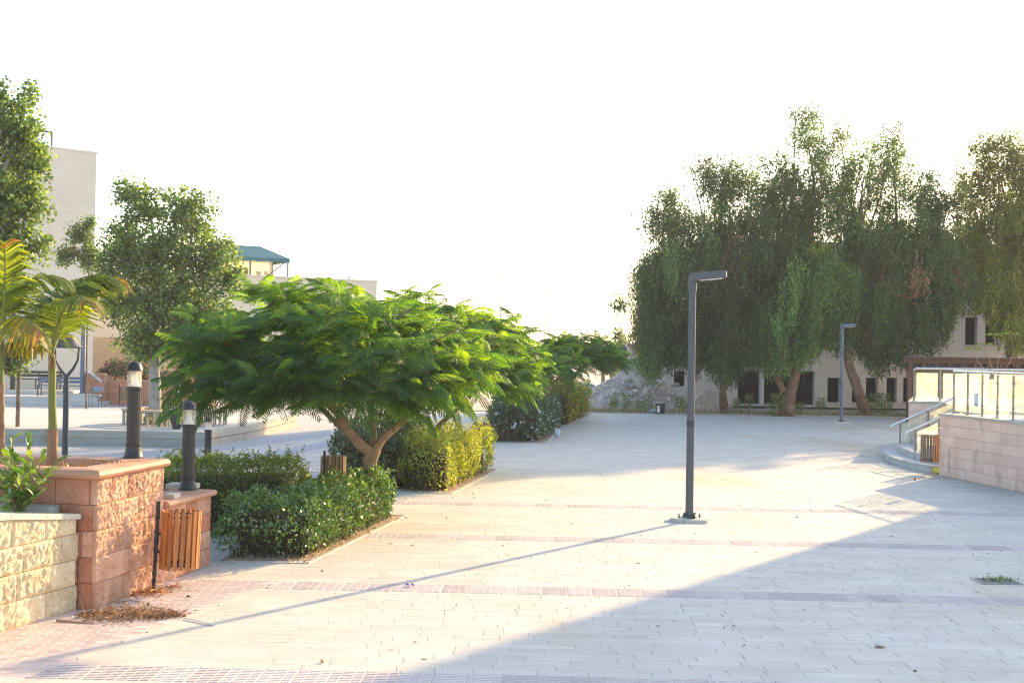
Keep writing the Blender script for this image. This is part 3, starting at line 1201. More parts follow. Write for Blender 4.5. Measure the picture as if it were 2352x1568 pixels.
def flame_tree(name, label, base, trunk, limbs, ctr, rx, ry, rt_up, rt_dn, ntip, flen, nobj, seed, group, dark=0):
    rng = np.random.default_rng(seed)
    base = Vector(base)
    t = root(name, base, label, 'tree', group)
    b = MB()
    b.tube(*trunk, n=12)
    b.build('trunk', M['bark_tan'], t, smooth=True)
    for lpts, lr in limbs:
        b = MB()
        b.tube(lpts, lr, n=9)
        b.build('limb', M['bark_tan'], t, smooth=True)
    c = np.array(ctr)
    fr = []
    tips = []
    tw = MB()
    hub = np.array(ctr) + [0, 0, -rt_dn * .6]
    k = 0
    while k < ntip:
        d = rand_dir(1, rng)[0]
        if d[2] < -.55: continue
        lump = 1 + .13 * math.sin(d[0] * 5 + seed) * math.cos(d[1] * 4 + seed * 2) + .08 * math.sin(d[0] * 11 + d[1] * 9)
        rr = rng.uniform(.80, 1.0) if rng.random() < .75 else rng.uniform(.45, .8)
        rz = rt_up if d[2] > 0 else rt_dn
        p = c + np.array([d[0] * rx, d[1] * ry, d[2] * rz]) * rr * lump
        k += 1
        ax = np.array([d[0] / rx, d[1] / ry, d[2] / rz * .8 + .35 / rz])
        ax /= np.linalg.norm(ax)
        ax = ax * .6 + np.array([0, 0, .55]) + rng.normal(0, .15, 3)
        ax /= np.linalg.norm(ax)
        tips.append(p)
        mdl = p * .45 + hub * .55 + rng.normal(0, .05, 3)
        if rng.random() < .55:
            tw.tube([Vector(p * .8 + hub * .2), Vector(p)], [.014, .007], 4, cap=False)
        m_ = rng.integers(6, 10)
        a0 = rng.uniform(0, 6.28)
        e1 = np.cross(ax, [0, 0, 1.0]) if abs(ax[2]) < .95 else np.array([1.0, 0, 0])
        e1 /= np.linalg.norm(e1)
        e2 = np.cross(ax, e1)
        for j in range(m_):
            a = a0 + j * 2.4
            spread = rng.uniform(.72, 1.0) if j < m_ - 1 else rng.uniform(.4, .7)
            dd = (e1 * math.cos(a) + e2 * math.sin(a)) * spread + ax * (1.05 - spread * .9)
            nn = ax + np.array([0, 0, .6])
            Rm = frame(dd, nn)
            ll = flen * rng.uniform(.7, 1.15) * (1 if spread > .5 else .8)
            young = spread < .7 or (d[2] > .35 and rng.random() < .35)
            ti = rng.choice([2, 4]) if young else rng.choice([0, 1, 3, 5])
            fr.append((p - ax * rng.uniform(0, .22), Rm, ll, int(rng.integers(8)), int(ti)))
    tw.build('twigs', M['bark_tan'], t)['kind'] = 'stuff'
    t_sc = []
    for (p, Rm, ll, vi, ti) in fr:
        out = (p - c) / np.array([rx, ry, rt_up])
        t_sc.append(-out[1] * 1.0 + .25 * out[2] + .6 * np.linalg.norm(out))
    od = np.argsort(-np.array(t_sc))
    V_, F_, C_ = [], [], []
    nb_ = 0
    o0 = np.array(off_of(t))
    for r_, i in enumerate(od):
        p, Rm, ll, vi, ti = fr[i]
        if r_ < nobj:
            fo = bpy.data.objects.new('frond', frond_data(vi, ti))
            mw = Matrix.Identity(4)
            for a_ in range(3):
                for b_ in range(3): mw[a_][b_] = Rm[a_][b_] * ll
                mw[a_][3] = p[a_] - o0[a_]
            link(fo, t)
            fo.matrix_local = mw
        else:
            v, f = FROND[vi]
            V_.append((v * ll) @ Rm.T + p)
            F_.append(f + nb_)
            C_.append(np.tile(np.array(FTONE[ti]), (len(v), 1)))
            nb_ += len(v)
    o = np_obj('foliage', np.concatenate(V_), np.concatenate(F_), np.concatenate(C_), M['leaf_fern'], t)
    o['kind'] = 'stuff'
    return t


FG = 'umbrella shaped flame trees along the hedges'


def pt(x, y, d): return V(x, y, d)


d1 = 18.6
tb = Vector((pt(850, 1110, d1).x, d1, 0))
flame_tree('flame_tree', 'largest umbrella shaped flame tree with forked tan trunk rising from the white flowered hedge', tb,
           ([tb, tb + Vector((.0, 0, .5)), pt(850, 1060, d1), pt(858, 1032, d1)], [.125, .108, .10, .11]),
           [([pt(856, 1040, d1), pt(830, 1024, d1 - .1), pt(800, 990, d1 - .2), pt(775, 945, d1 - .3), pt(700, 880, d1 - .5), pt(600, 830, d1 - .6)], [.085, .08, .072, .065, .045, .03]),
            ([pt(858, 1036, d1), pt(857, 990, d1 + .15), pt(850, 930, d1 + .3), pt(860, 850, d1 + .4)], [.06, .052, .046, .03]),
            ([pt(858, 1036, d1), pt(880, 1005, d1), pt(915, 975, d1 - .1), pt(960, 930, d1 - .2), pt(1020, 860, d1 - .2)], [.075, .062, .056, .048, .03]),
            ([pt(800, 990, d1 - .2), pt(760, 960, d1 + .5), pt(700, 900, d1 + 1.0)], [.05, .04, .03])],
           pt(750, 850, d1), 2.25, 2.0, 1.24, .74, 300, .52, 300, 3, FG)
d2 = 25.5
tb = Vector((pt(992, 1050, d2).x, d2, 0))
flame_tree('flame_tree', 'flame tree behind the largest one, its thin trunk rising from the yellow flowered hedge', tb,
           ([tb, tb + Vector((.02, 0, .6)), pt(990, 1030, d2), pt(997, 985, d2)], [.09, .08, .07, .075]),
           [([pt(997, 988, d2), pt(985, 975, d2), pt(950, 940, d2 - .2), pt(900, 860, d2 - .2)], [.05, .045, .04, .03]),
            ([pt(997, 988, d2), pt(1015, 970, d2), pt(1060, 930, d2), pt(1110, 880, d2)], [.055, .05, .04, .03])],
           pt(1015, 842, d2), 2.0, 1.9, 1.40, .80, 190, .54, 150, 9, FG)
d3 = 37
tb = Vector((pt(1192, 940, d3).x, d3, 0))
flame_tree('flame_tree', 'small low flame tree growing out of the dark jasmine hedge', tb,
           ([tb, pt(1194, 905, d3)], [.08, .07]),
           [([pt(1194, 908, d3), pt(1180, 885, d3), pt(1160, 865, d3)], [.06, .05, .03]), ([pt(1194, 908, d3), pt(1215, 880, d3), pt(1240, 860, d3)], [.05, .045, .03])],
           pt(1195, 850, d3), 1.25, 1.3, .65, .4, 42, .6, 20, 14, FG)
d4 = 45
tb = Vector((pt(1300, 925, d4).x, d4, 0))
flame_tree('flame_tree', 'flame tree in the yellow flowered bed nearest the rubble heap', tb,
           ([tb, pt(1305, 880, d4)], [.1, .08]),
           [([pt(1305, 884, d4), pt(1290, 860, d4), pt(1270, 830, d4)], [.06, .05, .03]), ([pt(1305, 884, d4), pt(1330, 850, d4), pt(1370, 820, d4)], [.06, .05, .03])],
           pt(1345, 820, d4), 1.40, 1.3, .78, .45, 55, .62, 20, 23, FG)
d5 = 42
tb = Vector((pt(1262, 930, d5).x, d5, 0))
flame_tree('flame_tree', 'middle flame tree of the far group, standing between the jasmine and yellow flowered hedges', tb,
           ([tb, pt(1258, 890, d5)], [.09, .07]),
           [([pt(1258, 893, d5), pt(1245, 870, d5), pt(1235, 840, d5)], [.05, .045, .03]), ([pt(1258, 893, d5), pt(1285, 865, d5), pt(1305, 830, d5)], [.05, .045, .03])],
           pt(1270, 838, d5), 1.0, 1.2, .85, .6, 48, .6, 20, 31, FG)

# ------------------------------------------------------------------ hedges
def hedge(name, label, quad, h, n, L, W, base, alt, mt, group=None, amount=.5, flower=None, stems=60, wob=.08, toplit=None, dry=120, cat='hedge'):
    rng = np.random.default_rng(int(n) + int(h * 100))
    q = [np.array((p[0], p[1], 0.0)) for p in quad]
    ctr = sum(q) / 4
    t = root(name, Vector(ctr), label, cat, group)

    def bil(a, b): return (q[0] * (1 - a) * (1 - b) + q[1] * a * (1 - b) + q[2] * a * b + q[3] * (1 - a) * b)
    e = [np.linalg.norm(q[1] - q[0]), np.linalg.norm(q[2] - q[1])]
    areas = np.array([e[0] * e[1] * 1.1, e[0] * h, e[1] * h, e[0] * h * .5, e[1] * h * .8])
    face = rng.choice(5, n, p=areas / areas.sum())
    a, b, c = rng.random(n), rng.random(n), rng.random(n)
    A = np.where(face == 2, 1.0, np.where(face == 4, 0.0, a))
    Bq = np.where(face == 1, 0.0, np.where(face == 3, 1.0, b))
    Z = np.where(face == 0, 1.0, .03 + .97 * c ** .8)
    # pull some leaves inside
    ins = rng.random(n) ** 3 * .35
    A = .5 + (A - .5) * (1 - ins * .4)
    Bq = .5 + (Bq - .5) * (1 - ins * .4)
    P = bil(A[:, None], Bq[:, None])
    ph = seedph = rng.uniform(0, 6, 6)
    wv = (np.sin(P[:, 0] * 5.1 + ph[0]) * np.sin(P[:, 1] * 4.3 + ph[1]) + .6 * np.sin(P[:, 0] * 11 + P[:, 1] * 9 + ph[2]) + .5 * np.sin(Z * 9 + P[:, 1] * 6 + ph[3]))
    shrink = 1 - .12 * np.maximum(0, (.25 - Z) / .25) - .10 * np.maximum(0, (Z - .75) / .25) ** 2
    P = ctr + (P - ctr) * (shrink * (1 + wv * wob * .45))[:, None]
    P[:, 2] = Z * h * (1 + wv * wob) * (1 - ins * .25)
    P += rng.normal(0, .022, (n, 3))
    P[:, 2] = np.maximum(P[:, 2], .01)
    on = P - ctr
    on[:, 2] = 0
    on = unit(on) * np.where(face == 0, .25, 1.0)[:, None]
    D = unit(on * .6 + np.array([0, 0, .55]) + rng.normal(0, .6, (n, 3)))
    N = unit(np.array([0, 0, .8]) + on * .6 + rng.normal(0, .5, (n, 3)))
    C = tint(n, base, alt, amount, .3, rng)
    if toplit is not None:  # sunlight on the hedge top put into the leaf colour
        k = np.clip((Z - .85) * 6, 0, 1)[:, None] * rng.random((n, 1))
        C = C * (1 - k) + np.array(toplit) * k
    nsh = max(30, n // 150)
    sa, sb2, sh_h = rng.random(nsh), rng.random(nsh), rng.uniform(.06, .24, nsh) * (h + .3)
    sp = bil(sa[:, None], sb2[:, None])
    sp = ctr + (sp - ctr) * .95
    kk = 12
    u_ = np.tile(np.linspace(0, 1, kk), nsh)
    Ps = np.repeat(sp, kk, 0) + rng.normal(0, .012, (nsh * kk, 3)) + np.repeat(rng.normal(0, .05, (nsh, 3)), kk, 0) * u_[:, None]
    Ps[:, 2] = h * .93 + u_ * np.repeat(sh_h, kk)
    P = np.concatenate([P, Ps]); m2 = len(Ps)
    D = np.concatenate([D, unit(rng.normal(0, .7, (m2, 3)) + [0, 0, .5])]); N = np.concatenate([N, rand_dir(m2, rng)])
    C = np.concatenate([C, tint(m2, base, alt, amount + .3, .25, rng)])
    Z = np.concatenate([Z, np.ones(m2)]); n = len(P)
    lo = (Z < .2) & (rng.random(n) < .3)
    C[lo] = np.array([.16, .10, .05]) * np.exp(rng.normal(0, .3, (lo.sum(), 1)))
    o = leaf_obj('foliage', P, D, N, L * rng.uniform(.6, 1.3, n), W * rng.uniform(.6, 1.3, n), C, mt, t)
    o['kind'] = 'stuff'
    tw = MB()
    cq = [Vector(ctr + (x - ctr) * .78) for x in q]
    tw.slab([v for v in cq], .02, h * .80)  # solid dark core added inside the hedge to block light
    for i in range(stems):
        p = bil(rng.random(), rng.choice([0.02, rng.random(), .98]))
        p = ctr + (p - ctr) * .93
        k = rng.normal(0, .12, 2)
        tw.tube([(p[0], p[1], 0), (p[0] + k[0] * .4, p[1] + k[1] * .4, h * .4), (p[0] + k[0], p[1] + k[1], h * rng.uniform(.6, 1.03))], [.008, .006, .003], 4, cap=False)
    tw.build('twigs', M['twig_core'], t)['kind'] = 'stuff'
    if flower:
        nf, fc, fs = flower
        i = rng.choice(np.where((face <= 2) & (ins < .1))[0], nf)  # among the box leaves
        Pf = P[i] + on[i] * .03 + np.array([0, 0, .015])
        vs, fcs, cs = [], [], []
        allP, allD, allN = [], [], []
        for k in range(5):
            nr = unit(on[i] + np.array([0, 0, .5]) + rng.normal(0, .3, (nf, 3)))
            e1 = unit(np.cross(nr, np.array([.3, .2, 1.0])))
            e2 = np.cross(nr, e1)
            an = k * 2 * math.pi / 5
            allP.append(Pf); allD.append(unit(e1 * math.cos(an) + e2 * math.sin(an) + nr * .15)); allN.append(nr)
        P5, D5, N5 = np.concatenate(allP), np.concatenate(allD), np.concatenate(allN)
        m_ = len(P5)
        o = leaf_obj('flowers', P5, D5, N5, np.full(m_, fs), np.full(m_, fs * .6), np.tile(np.array(fc), (m_, 1)) * np.exp(rng.normal(0, .1, (m_, 1))), M['flower'], t)
        o['kind'] = 'stuff'
    if dry:
        a = rng.random(dry)
        Pd = bil(a[:, None], np.zeros((dry, 1))) * 1.0
        side = rng.random(dry) < .6
        Pd[side] = bil(np.ones((side.sum(), 1)), rng.random((side.sum(), 1)))
        Pd = ctr + (Pd - ctr) * 1.02 + rng.normal(0, .07, (dry, 3))
        Pd[:, 2] = np.abs(rng.normal(.012, .01, dry))
        Dd = rand_dir(dry, rng) * [1, 1, .25]
        o = leaf_obj('fallen_leaves', Pd, unit(Dd), unit(np.array([0, 0, 1.0]) + rng.normal(0, .3, (dry, 3))), rng.uniform(.03, .07, dry), rng.uniform(.015, .03, dry),
                     tint(dry, (.28, .13, .06), (.38, .25, .12), .5, .3, rng), M['dry'], t)
        o['kind'] = 'stuff'
    return t


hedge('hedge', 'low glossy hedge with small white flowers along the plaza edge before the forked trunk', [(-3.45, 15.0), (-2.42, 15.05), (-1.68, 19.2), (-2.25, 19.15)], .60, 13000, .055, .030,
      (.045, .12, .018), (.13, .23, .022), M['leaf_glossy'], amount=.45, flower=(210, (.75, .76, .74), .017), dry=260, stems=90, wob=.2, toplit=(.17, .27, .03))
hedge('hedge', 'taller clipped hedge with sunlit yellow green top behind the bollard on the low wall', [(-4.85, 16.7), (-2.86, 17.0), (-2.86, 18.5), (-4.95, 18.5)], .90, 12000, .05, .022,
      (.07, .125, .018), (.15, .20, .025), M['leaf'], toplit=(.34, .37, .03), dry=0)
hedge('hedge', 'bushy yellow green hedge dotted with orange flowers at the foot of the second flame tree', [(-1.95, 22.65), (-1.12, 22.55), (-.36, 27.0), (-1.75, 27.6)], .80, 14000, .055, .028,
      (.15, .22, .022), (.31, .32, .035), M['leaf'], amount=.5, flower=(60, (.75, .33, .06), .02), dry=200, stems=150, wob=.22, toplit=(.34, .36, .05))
hedge('hedge', 'dark variegated hedge filling in behind the forked trunk', [(-3.25, 22.9), (-1.98, 22.8), (-1.8, 26.5), (-3.1, 27.0)], .95, 8000, .10, .035,
      (.04, .075, .025), (.20, .22, .06), M['leaf_glossy'], amount=.25, dry=0, wob=.14)
hedge('hedge', 'dark jasmine hedge with white star flowers and the plastic bag at its corner', [(-.62, 35.2), (.80, 35.2), (1.62, 41.3), (-.2, 42)], .98, 12000, .085, .042,
      (.028, .075, .018), (.06, .13, .025), M['leaf_glossy'], amount=.35, flower=(230, (.78, .80, .80), .05), dry=120, wob=.12)
hedge('hedge', 'sprawling far bed of yellow flowers ending opposite the wheeled bin', [(1.35, 43.5), (1.95, 44.0), (3.2, 52.2), (1.2, 52.4)], 1.15, 11000, .10, .03,
      (.09, .15, .025), (.19, .23, .035), M['leaf'], amount=.5, flower=(330, (.70, .42, .03), .06), dry=80, wob=.22, stems=120)
hedge('hedge', 'pale green shrubs filling the bed around the trunks of the far flame trees', [(-.3, 42.3), (1.3, 42.3), (1.4, 52), (-.6, 52)], 1.35, 9000, .10, .05,
      (.09, .15, .03), (.20, .26, .05), M['leaf'], amount=.5, dry=0, wob=.2)
# bed borders (flush pale stone) and bed soil
for nm, pts in (('bed_border', [(-3.42, 14.84), (-2.32, 14.90), (-1.52, 19.45), (-3.1, 19.6)]),
                ('bed_border', [(-3.3, 22.45), (-1.0, 22.36), (-.2, 27.2), (-3.2, 27.8)]),
                ('bed_border', [(-.8, 34.9), (.92, 34.9), (1.85, 43.2), (3.4, 52.8), (-.9, 52.8)])):
    mb = MB()
    c = Vector((sum(p[0] for p in pts) / len(pts), sum(p[1] for p in pts) / len(pts), 0))
    n_ = len(pts)
    ins = []
    for i in range(n_):
        p = Vector((*pts[i], 0))
        ins.append(p + (c - p).normalized() * .13)
    for i in range(n_):
        j = (i + 1) % n_
        a, b2 = Vector((*pts[i], 0)), Vector((*pts[j], 0))
        z0, z1 = Vector((0, 0, -.05)), Vector((0, 0, .012))
        mb.hexa([a + z0, b2 + z0, ins[j] + z0, ins[i] + z0, a + z1, b2 + z1, ins[j] + z1, ins[i] + z1])
    mb.poly(ins, .006, 1)
    o = mb.build(nm, [M['light_slab'], M['soil']])
    tag(o, kind='structure')

# ------------------------------------------------------------------ broadleaf trees
BLOB_IDX = []


def blob_centers(blobs, per, rng, shell=.55):
    C, Rr = [], []
    for bi, (c, rx, ry, rz) in enumerate(blobs):
        k = max(2, int(per * (rx * ry * rz) ** (2 / 3)))
        d = rand_dir(k, rng)
        r_ = rng.random(k) ** shell
        C.append(np.array(c) + d * np.array([rx, ry, rz]) * r_[:, None])
        Rr.append(np.full(k, bi))
    BLOB_IDX[:] = [np.concatenate(Rr)]
    return np.concatenate(C)


def px_blobs(lst, d, dy=.0, grow=1.0):
    out = []
    for b in lst:
        x, y, rx, ry = b[:4]
        p = V(x, y, d + (b[4] if len(b) > 4 else 0))
        k = d / F * grow
        out.append((p, rx * k, (rx + ry) * .5 * k + dy, ry * k))
    return out


def broad_tree(name, label, blobs, base, trunk, limbs, nclump, nleaf, lsz, csz, base_c, alt_c, bark, seed, group=None, mt=None, amount=.4):
    rng = np.random.default_rng(seed)
    t = root(name, base, label, 'tree', group)
    b = MB()
    b.tube(*trunk, n=10)
    b.build('trunk', bark, t, smooth=True)
    for l in limbs:
        b = MB()
        b.tube(*l, n=7)
        b.build('limb', bark, t, smooth=True)
    cc = blob_centers(blobs, nclump, rng)
    k = len(cc)
    per = nleaf // k
    d = rand_dir(k * per, rng) * (rng.random((k * per, 1)) ** .45)
    cs = np.repeat(rng.uniform(.6, 1.3, (k, 1)) * csz, per, 0)
    out = unit(cc - np.mean([np.array(x[0]) for x in blobs], 0))
    P = np.repeat(cc, per, 0) + d * cs
    n = len(P)
    D = unit(rng.normal(0, .7, (n, 3)) + [0, 0, -.5] + np.repeat(out, per, 0) * .5)
    N = unit(rng.normal(0, .6, (n, 3)) + [0, 0, .5])
    C = tint(n, base_c, alt_c, amount, .28, rng) * np.exp(np.repeat(rng.normal(0, .28, (k, 1)), per, 0))
    o = leaf_obj('crown', P, D, N, lsz * rng.uniform(.7, 1.3, n), lsz * .8 * rng.uniform(.7, 1.3, n), C, mt or M['leaf'], t, 0, .4)
    tw = MB()
    ctr0 = np.array(trunk[0][-1])
    for i in rng.choice(k, min(k, 90), replace=False):
        p = cc[i]
        q_ = p * .55 + np.array((ctr0[0], ctr0[1], max(p[2] - 1.0, ctr0[2]))) * .45
        tw.tube([Vector(q_), Vector(p)], [.025, .010], 4, cap=False)
    tw.build('twigs', bark, t)['kind'] = 'stuff'
    return t


dp = 35
pb0 = V(357, 935, dp)
pbase = Vector((pb0.x, dp, .36))
pop = [(330, 470, 48, 55), (292, 445, 30, 30), (425, 490, 70, 62), (360, 585, 115, 95), (285, 560, 52, 60), (480, 590, 66, 70), (532, 645, 32, 45), (370, 700, 120, 95), (262, 690, 36, 66), (250, 620, 26, 44), (465, 715, 85, 80), (350, 790, 85, 48), (440, 790, 60, 40)]
broad_tree('poplar_tree', 'round crowned poplar with pale trunk growing inside the ring bench', px_blobs(pop, dp, .1), pbase,
           ([pbase, V(356, 880, dp), V(352, 800, dp), V(350, 700, dp)], [.20, .16, .13, .10]),
           [([V(352, 790, dp), V(330, 700, dp), V(300, 600, dp), V(290, 480, dp)], [.07, .06, .05, .02]),
            ([V(350, 710, dp), V(360, 600, dp), V(345, 480, dp)], [.07, .05, .02]),
            ([V(352, 760, dp), V(410, 660, dp), V(440, 560, dp), V(430, 470, dp)], [.06, .05, .04, .02]),
            ([V(352, 780, dp), V(420, 730, dp), V(500, 640, dp)], [.05, .04, .02])],
           170, 34000, .095, .24, (.06, .12, .035), (.19, .25, .06), M['bark_grey'], 41)
sap = [(190, 555, 32, 46), (160, 590, 28, 22), (207, 515, 12, 24), (215, 595, 28, 34)]
b0 = V(198, 905, 44)
broad_tree('young_tree', 'thin young tree peeking out between the tall building and the poplar', px_blobs(sap, 44), (b0.x, 44, .3),
           ([Vector((b0.x, 44, .3)), V(200, 760, 44), V(205, 640, 44), V(195, 560, 44)], [.032, .03, .028, .02]), [],
           90, 4200, .085, .26, (.05, .10, .025), (.14, .19, .04), M['bark_brown'], 43)
dl = 29
edge = [(20, 300, 60, 90), (62, 230, 18, 40), (50, 300, 45, 50), (70, 390, 45, 70), (20, 450, 70, 90), (70, 480, 45, 34), (95, 350, 22, 26), (30, 560, 60, 60), (92, 560, 28, 30), (-60, 450, 90, 190), (-20, 230, 40, 50), (15, 640, 40, 50)]
b0 = V(-40, 1000, dl)
broad_tree('poplar_tree', 'tall leafy poplar rising over the palms, partly out of view', px_blobs(edge, dl), (b0.x, dl, 0),
           ([Vector((b0.x, dl, 0)), V(-40, 800, dl), V(-30, 600, dl), V(0, 400, dl)], [.2, .17, .14, .08]),
           [([V(-30, 600, dl), V(30, 480, dl), V(60, 380, dl)], [.08, .05, .02]), ([V(-5, 420, dl), V(40, 330, dl), V(62, 230, dl)], [.06, .04, .02])],
           130, 15500, .105, .26, (.055, .115, .024), (.19, .25, .035), M['bark_grey'], 47)
low = [(45, 800, 40, 45), (15, 830, 30, 40), (75, 780, 25, 30)]
b0 = V(40, 1000, 33)
broad_tree('young_tree', 'small bright leafed tree seen between the two palm stems', px_blobs(low, 33), (b0.x, 33, 0),
           ([Vector((b0.x, 33, 0)), V(42, 900, 33), V(45, 800, 33)], [.06, .05, .03]), [],
           90, 2600, .09, .26, (.07, .12, .03), (.17, .22, .05), M['bark_brown'], 48)

# ------------------------------------------------------------------ weeping pepper trees
def weeping_tree(label, blobs, base, trunk, limbs, per, nstrand, base_c, alt_c, seed, group, amount=.4, hang=(.5, 1.9), tops=.35):
    rng = np.random.default_rng(seed)
    t = root('pepper_tree', base, label, 'tree', group)
    b = MB()
    b.tube(*trunk, n=12)
    b.build('trunk', M['bark_brown'], t, smooth=True)
    for l in limbs:
        b = MB()
        b.tube(*l, n=8)
        b.build('limb', M['bark_brown'], t, smooth=True)
    cc = blob_centers(blobs, per, rng, .5)
    k = len(cc)
    zt = max(c[2] for c in cc)
    zb = min(c[2] for c in cc)
    tone = np.exp(rng.normal(0, .24, (k, 1)) + rng.normal(0, .28, (len(blobs), 1))[BLOB_IDX[0]])
    ci = rng.integers(0, k, nstrand)
    start = cc[ci] + rng.normal(0, .24, (nstrand, 3))
    rel = (start[:, 2] - zb) / (zt - zb)
    cl = rng.uniform(hang[0], hang[1], k)
    ln = cl[ci] * rng.uniform(.75, 1.25, nstrand) * (1.15 - .75 * rel)
    step = .10
    P, D, N, L, W, C = [], [], [], [], [], []
    drift = rng.normal(0, .10, (nstrand, 2))
    fluffy = rel > .62
    nl = np.where(fluffy, rng.integers(3, 7, nstrand), np.maximum(3, (ln / step).astype(int)))
    zmap = ((1390, 4.15), (1440, 4.15), (1447, 2.4), (1455, 2.0), (1480, 2.0), (1497, 1.2), (1515, 2.3), (1545, 2.3), (1570, 2.5), (1602, 2.3), (1630, 2.0), (1650, 1.5), (1690, 1.8), (1718, 2.2), (1751, 1.8), (1790, 1.7), (1834, 1.7), (1867, 2.6), (1891, 3.2), (1934, 2.8), (1983, 2.6), (2017, 2.0), (2050, 2.2), (2110, 2.8), (2175, 3.0), (2195, 5.0), (2262, 5.0), (2290, 3.3), (2352, 2.9))
    zlow = np.interp(1176 + F * start[:, 0] / start[:, 1], [q[0] for q in zmap], [q[1] for q in zmap]) + rng.normal(0, .35, k)[ci] + rng.normal(0, .10, nstrand)
    dead = rng.random(k)[ci] < .035
    drop = fluffy & (rng.random(nstrand) < .15)
    nl[drop] = 0
    lowm = []
    base_c, alt_c = np.array(base_c), np.array(alt_c)
    mixv = np.clip(rng.normal(amount, .3, nstrand), 0, 1)
    for j in range(int(nl.max())):
        a = np.where(nl > j)[0]
        s_ = j * step
        p = start[a].copy()
        curve = np.minimum(s_, .35)
        p[:, 0] += drift[a, 0] * (2.5 * curve + .3 * s_)
        p[:, 1] += drift[a, 1] * (2.5 * curve + .3 * s_)
        p[:, 2] += .12 * math.sin(min(s_ * 4, 3.1)) - s_
        p += rng.normal(0, .02, p.shape)
        d = np.where(fluffy[a, None], rng.normal(0, .6, p.shape) + [0, 0, -.15], rng.normal(0, .46, p.shape) + [0, 0, -.72])
        lowm.append(p[:, 2] > zlow[a])
        P.append(p); D.append(unit(d)); N.append(unit(rng.normal(0, 1, p.shape)))
        L.append(rng.uniform(.14, .28, len(a))); W.append(rng.uniform(.028, .06, len(a)))
        c = base_c * (1 - mixv[a, None]) + alt_c * mixv[a, None]
        c = np.where(dead[a, None], np.array([.17, .12, .075]), c)
        C.append(c * tone[ci[a]] * np.exp(rng.normal(0, .22, (len(a), 1))))
    P, D, N, L, W, C = [np.concatenate(x) for x in (P, D, N, L, W, C)]
    keep = np.concatenate(lowm)
    P, D, N, L, W, C = P[keep], D[keep], N[keep], L[keep], W[keep], C[keep]
    leaf_obj('crown', P, D, N, L, W, C, M['leaf_weep'], t)
    tw = MB()
    for i in rng.choice(k, min(k, 34), replace=False):
        p = cc[i]
        q_ = np.array(trunk[0][-1])
        mid = p * .5 + q_ * .5 + rng.normal(0, .3, 3)
        tw.tube([Vector(p * .25 + q_ * .75), Vector(mid), Vector(p)], [.06, .04, .015], 5, cap=False)
    tw.build('twigs', M['bark_brown'], t)['kind'] = 'stuff'
    return t


PG = 'weeping pepper trees at the plaza end'
dw = 54.0
t1 = [(1540, 500, 55, 80), (1530, 440, 24, 34), (1620, 400, 40, 50), (1525, 640, 60, 80), (1600, 570, 100, 120), (1490, 740, 36, 90), (1560, 750, 80, 90), (1650, 710, 90, 110), (1426, 690, 18, 9), (1660, 640, 60, 90)]
b0 = G(1664, 948)
weeping_tree('weeping pepper tree with a straight slim trunk, first beside the rubble heap', px_blobs(t1, dw, 0, 1.15), b0,
             ([b0, V(1660, 900, dw), V(1668, 850, dw), V(1672, 780, dw), V(1650, 690, dw)], [.22, .15, .13, .11, .09]),
             [([V(1668, 855, dw), V(1690, 800, dw), V(1720, 720, dw)], [.10, .09, .06]), ([V(1672, 785, dw), V(1610, 700, dw), V(1560, 600, dw)], [.1, .08, .04])],
             13, 11500, (.044, .104, .037), (.13, .195, .05), 51, PG, hang=(.6, 2.4))
t2 = [(1680, 420, 66, 58), (1750, 480, 120, 95), (1720, 600, 120, 110), (1855, 330, 42, 70), (1850, 265, 34, 34), (1800, 420, 90, 70), (1760, 720, 90, 90), (1840, 640, 105, 130), (1880, 470, 80, 80), (1910, 380, 40, 70)]
b0 = G(1803, 955)
weeping_tree('weeping pepper tree with a thick split trunk, tallest one behind the near lamp', px_blobs(t2, dw, 0, 1.15), b0,
             ([b0, V(1815, 905, dw), V(1830, 850, dw), V(1832, 760, dw), V(1815, 650, dw)], [.36, .25, .19, .15, .12]),
             [([V(1800, 900, dw - .1), V(1775, 850, dw), V(1755, 790, dw), V(1740, 700, dw)], [.15, .12, .10, .06]), ([V(1832, 760, dw), V(1860, 600, dw), V(1870, 420, dw), V(1855, 320, dw)], [.12, .1, .06, .02])],
             13, 15000, (.044, .106, .036), (.145, .22, .05), 52, PG)
t3 = [(1990, 410, 88, 78), (2055, 335, 44, 50), (2085, 440, 78, 84), (2000, 560, 120, 120), (2120, 560, 70, 110), (1960, 700, 100, 90), (2070, 710, 90, 90), (2150, 680, 56, 100), (2165, 560, 55, 90), (2190, 650, 50, 80), (2140, 470, 46, 56), (1945, 320, 30, 40), (2030, 780, 60, 50)]
b0 = G(1990, 953)
weeping_tree('weeping pepper tree with a slanting trunk behind the distant lamp', px_blobs(t3, dw + .3, 0, 1.15), b0,
             ([b0, V(1972, 900, dw), V(1950, 840, dw), V(1940, 770, dw), V(1960, 650, dw)], [.28, .21, .18, .14, .10]),
             [([V(1942, 780, dw), V(2020, 650, dw), V(2060, 500, dw), V(2050, 350, dw)], [.13, .10, .06, .02]), ([V(1955, 680, dw), V(1970, 520, dw), V(1985, 400, dw)], [.1, .06, .02])],
             13, 15000, (.044, .106, .036), (.145, .22, .05), 53, PG)
t4 = [(2290, 400, 80, 66), (2240, 520, 60, 100), (2330, 560, 80, 150), (2270, 690, 75, 100), (2370, 430, 60, 90), (2345, 740, 75, 70), (2420, 560, 90, 160), (2215, 440, 30, 46), (2200, 590, 46, 80), (2260, 340, 40, 30), (2330, 345, 50, 40)]
b0 = Vector((V(2330, 950, 57).x, 57, 0))
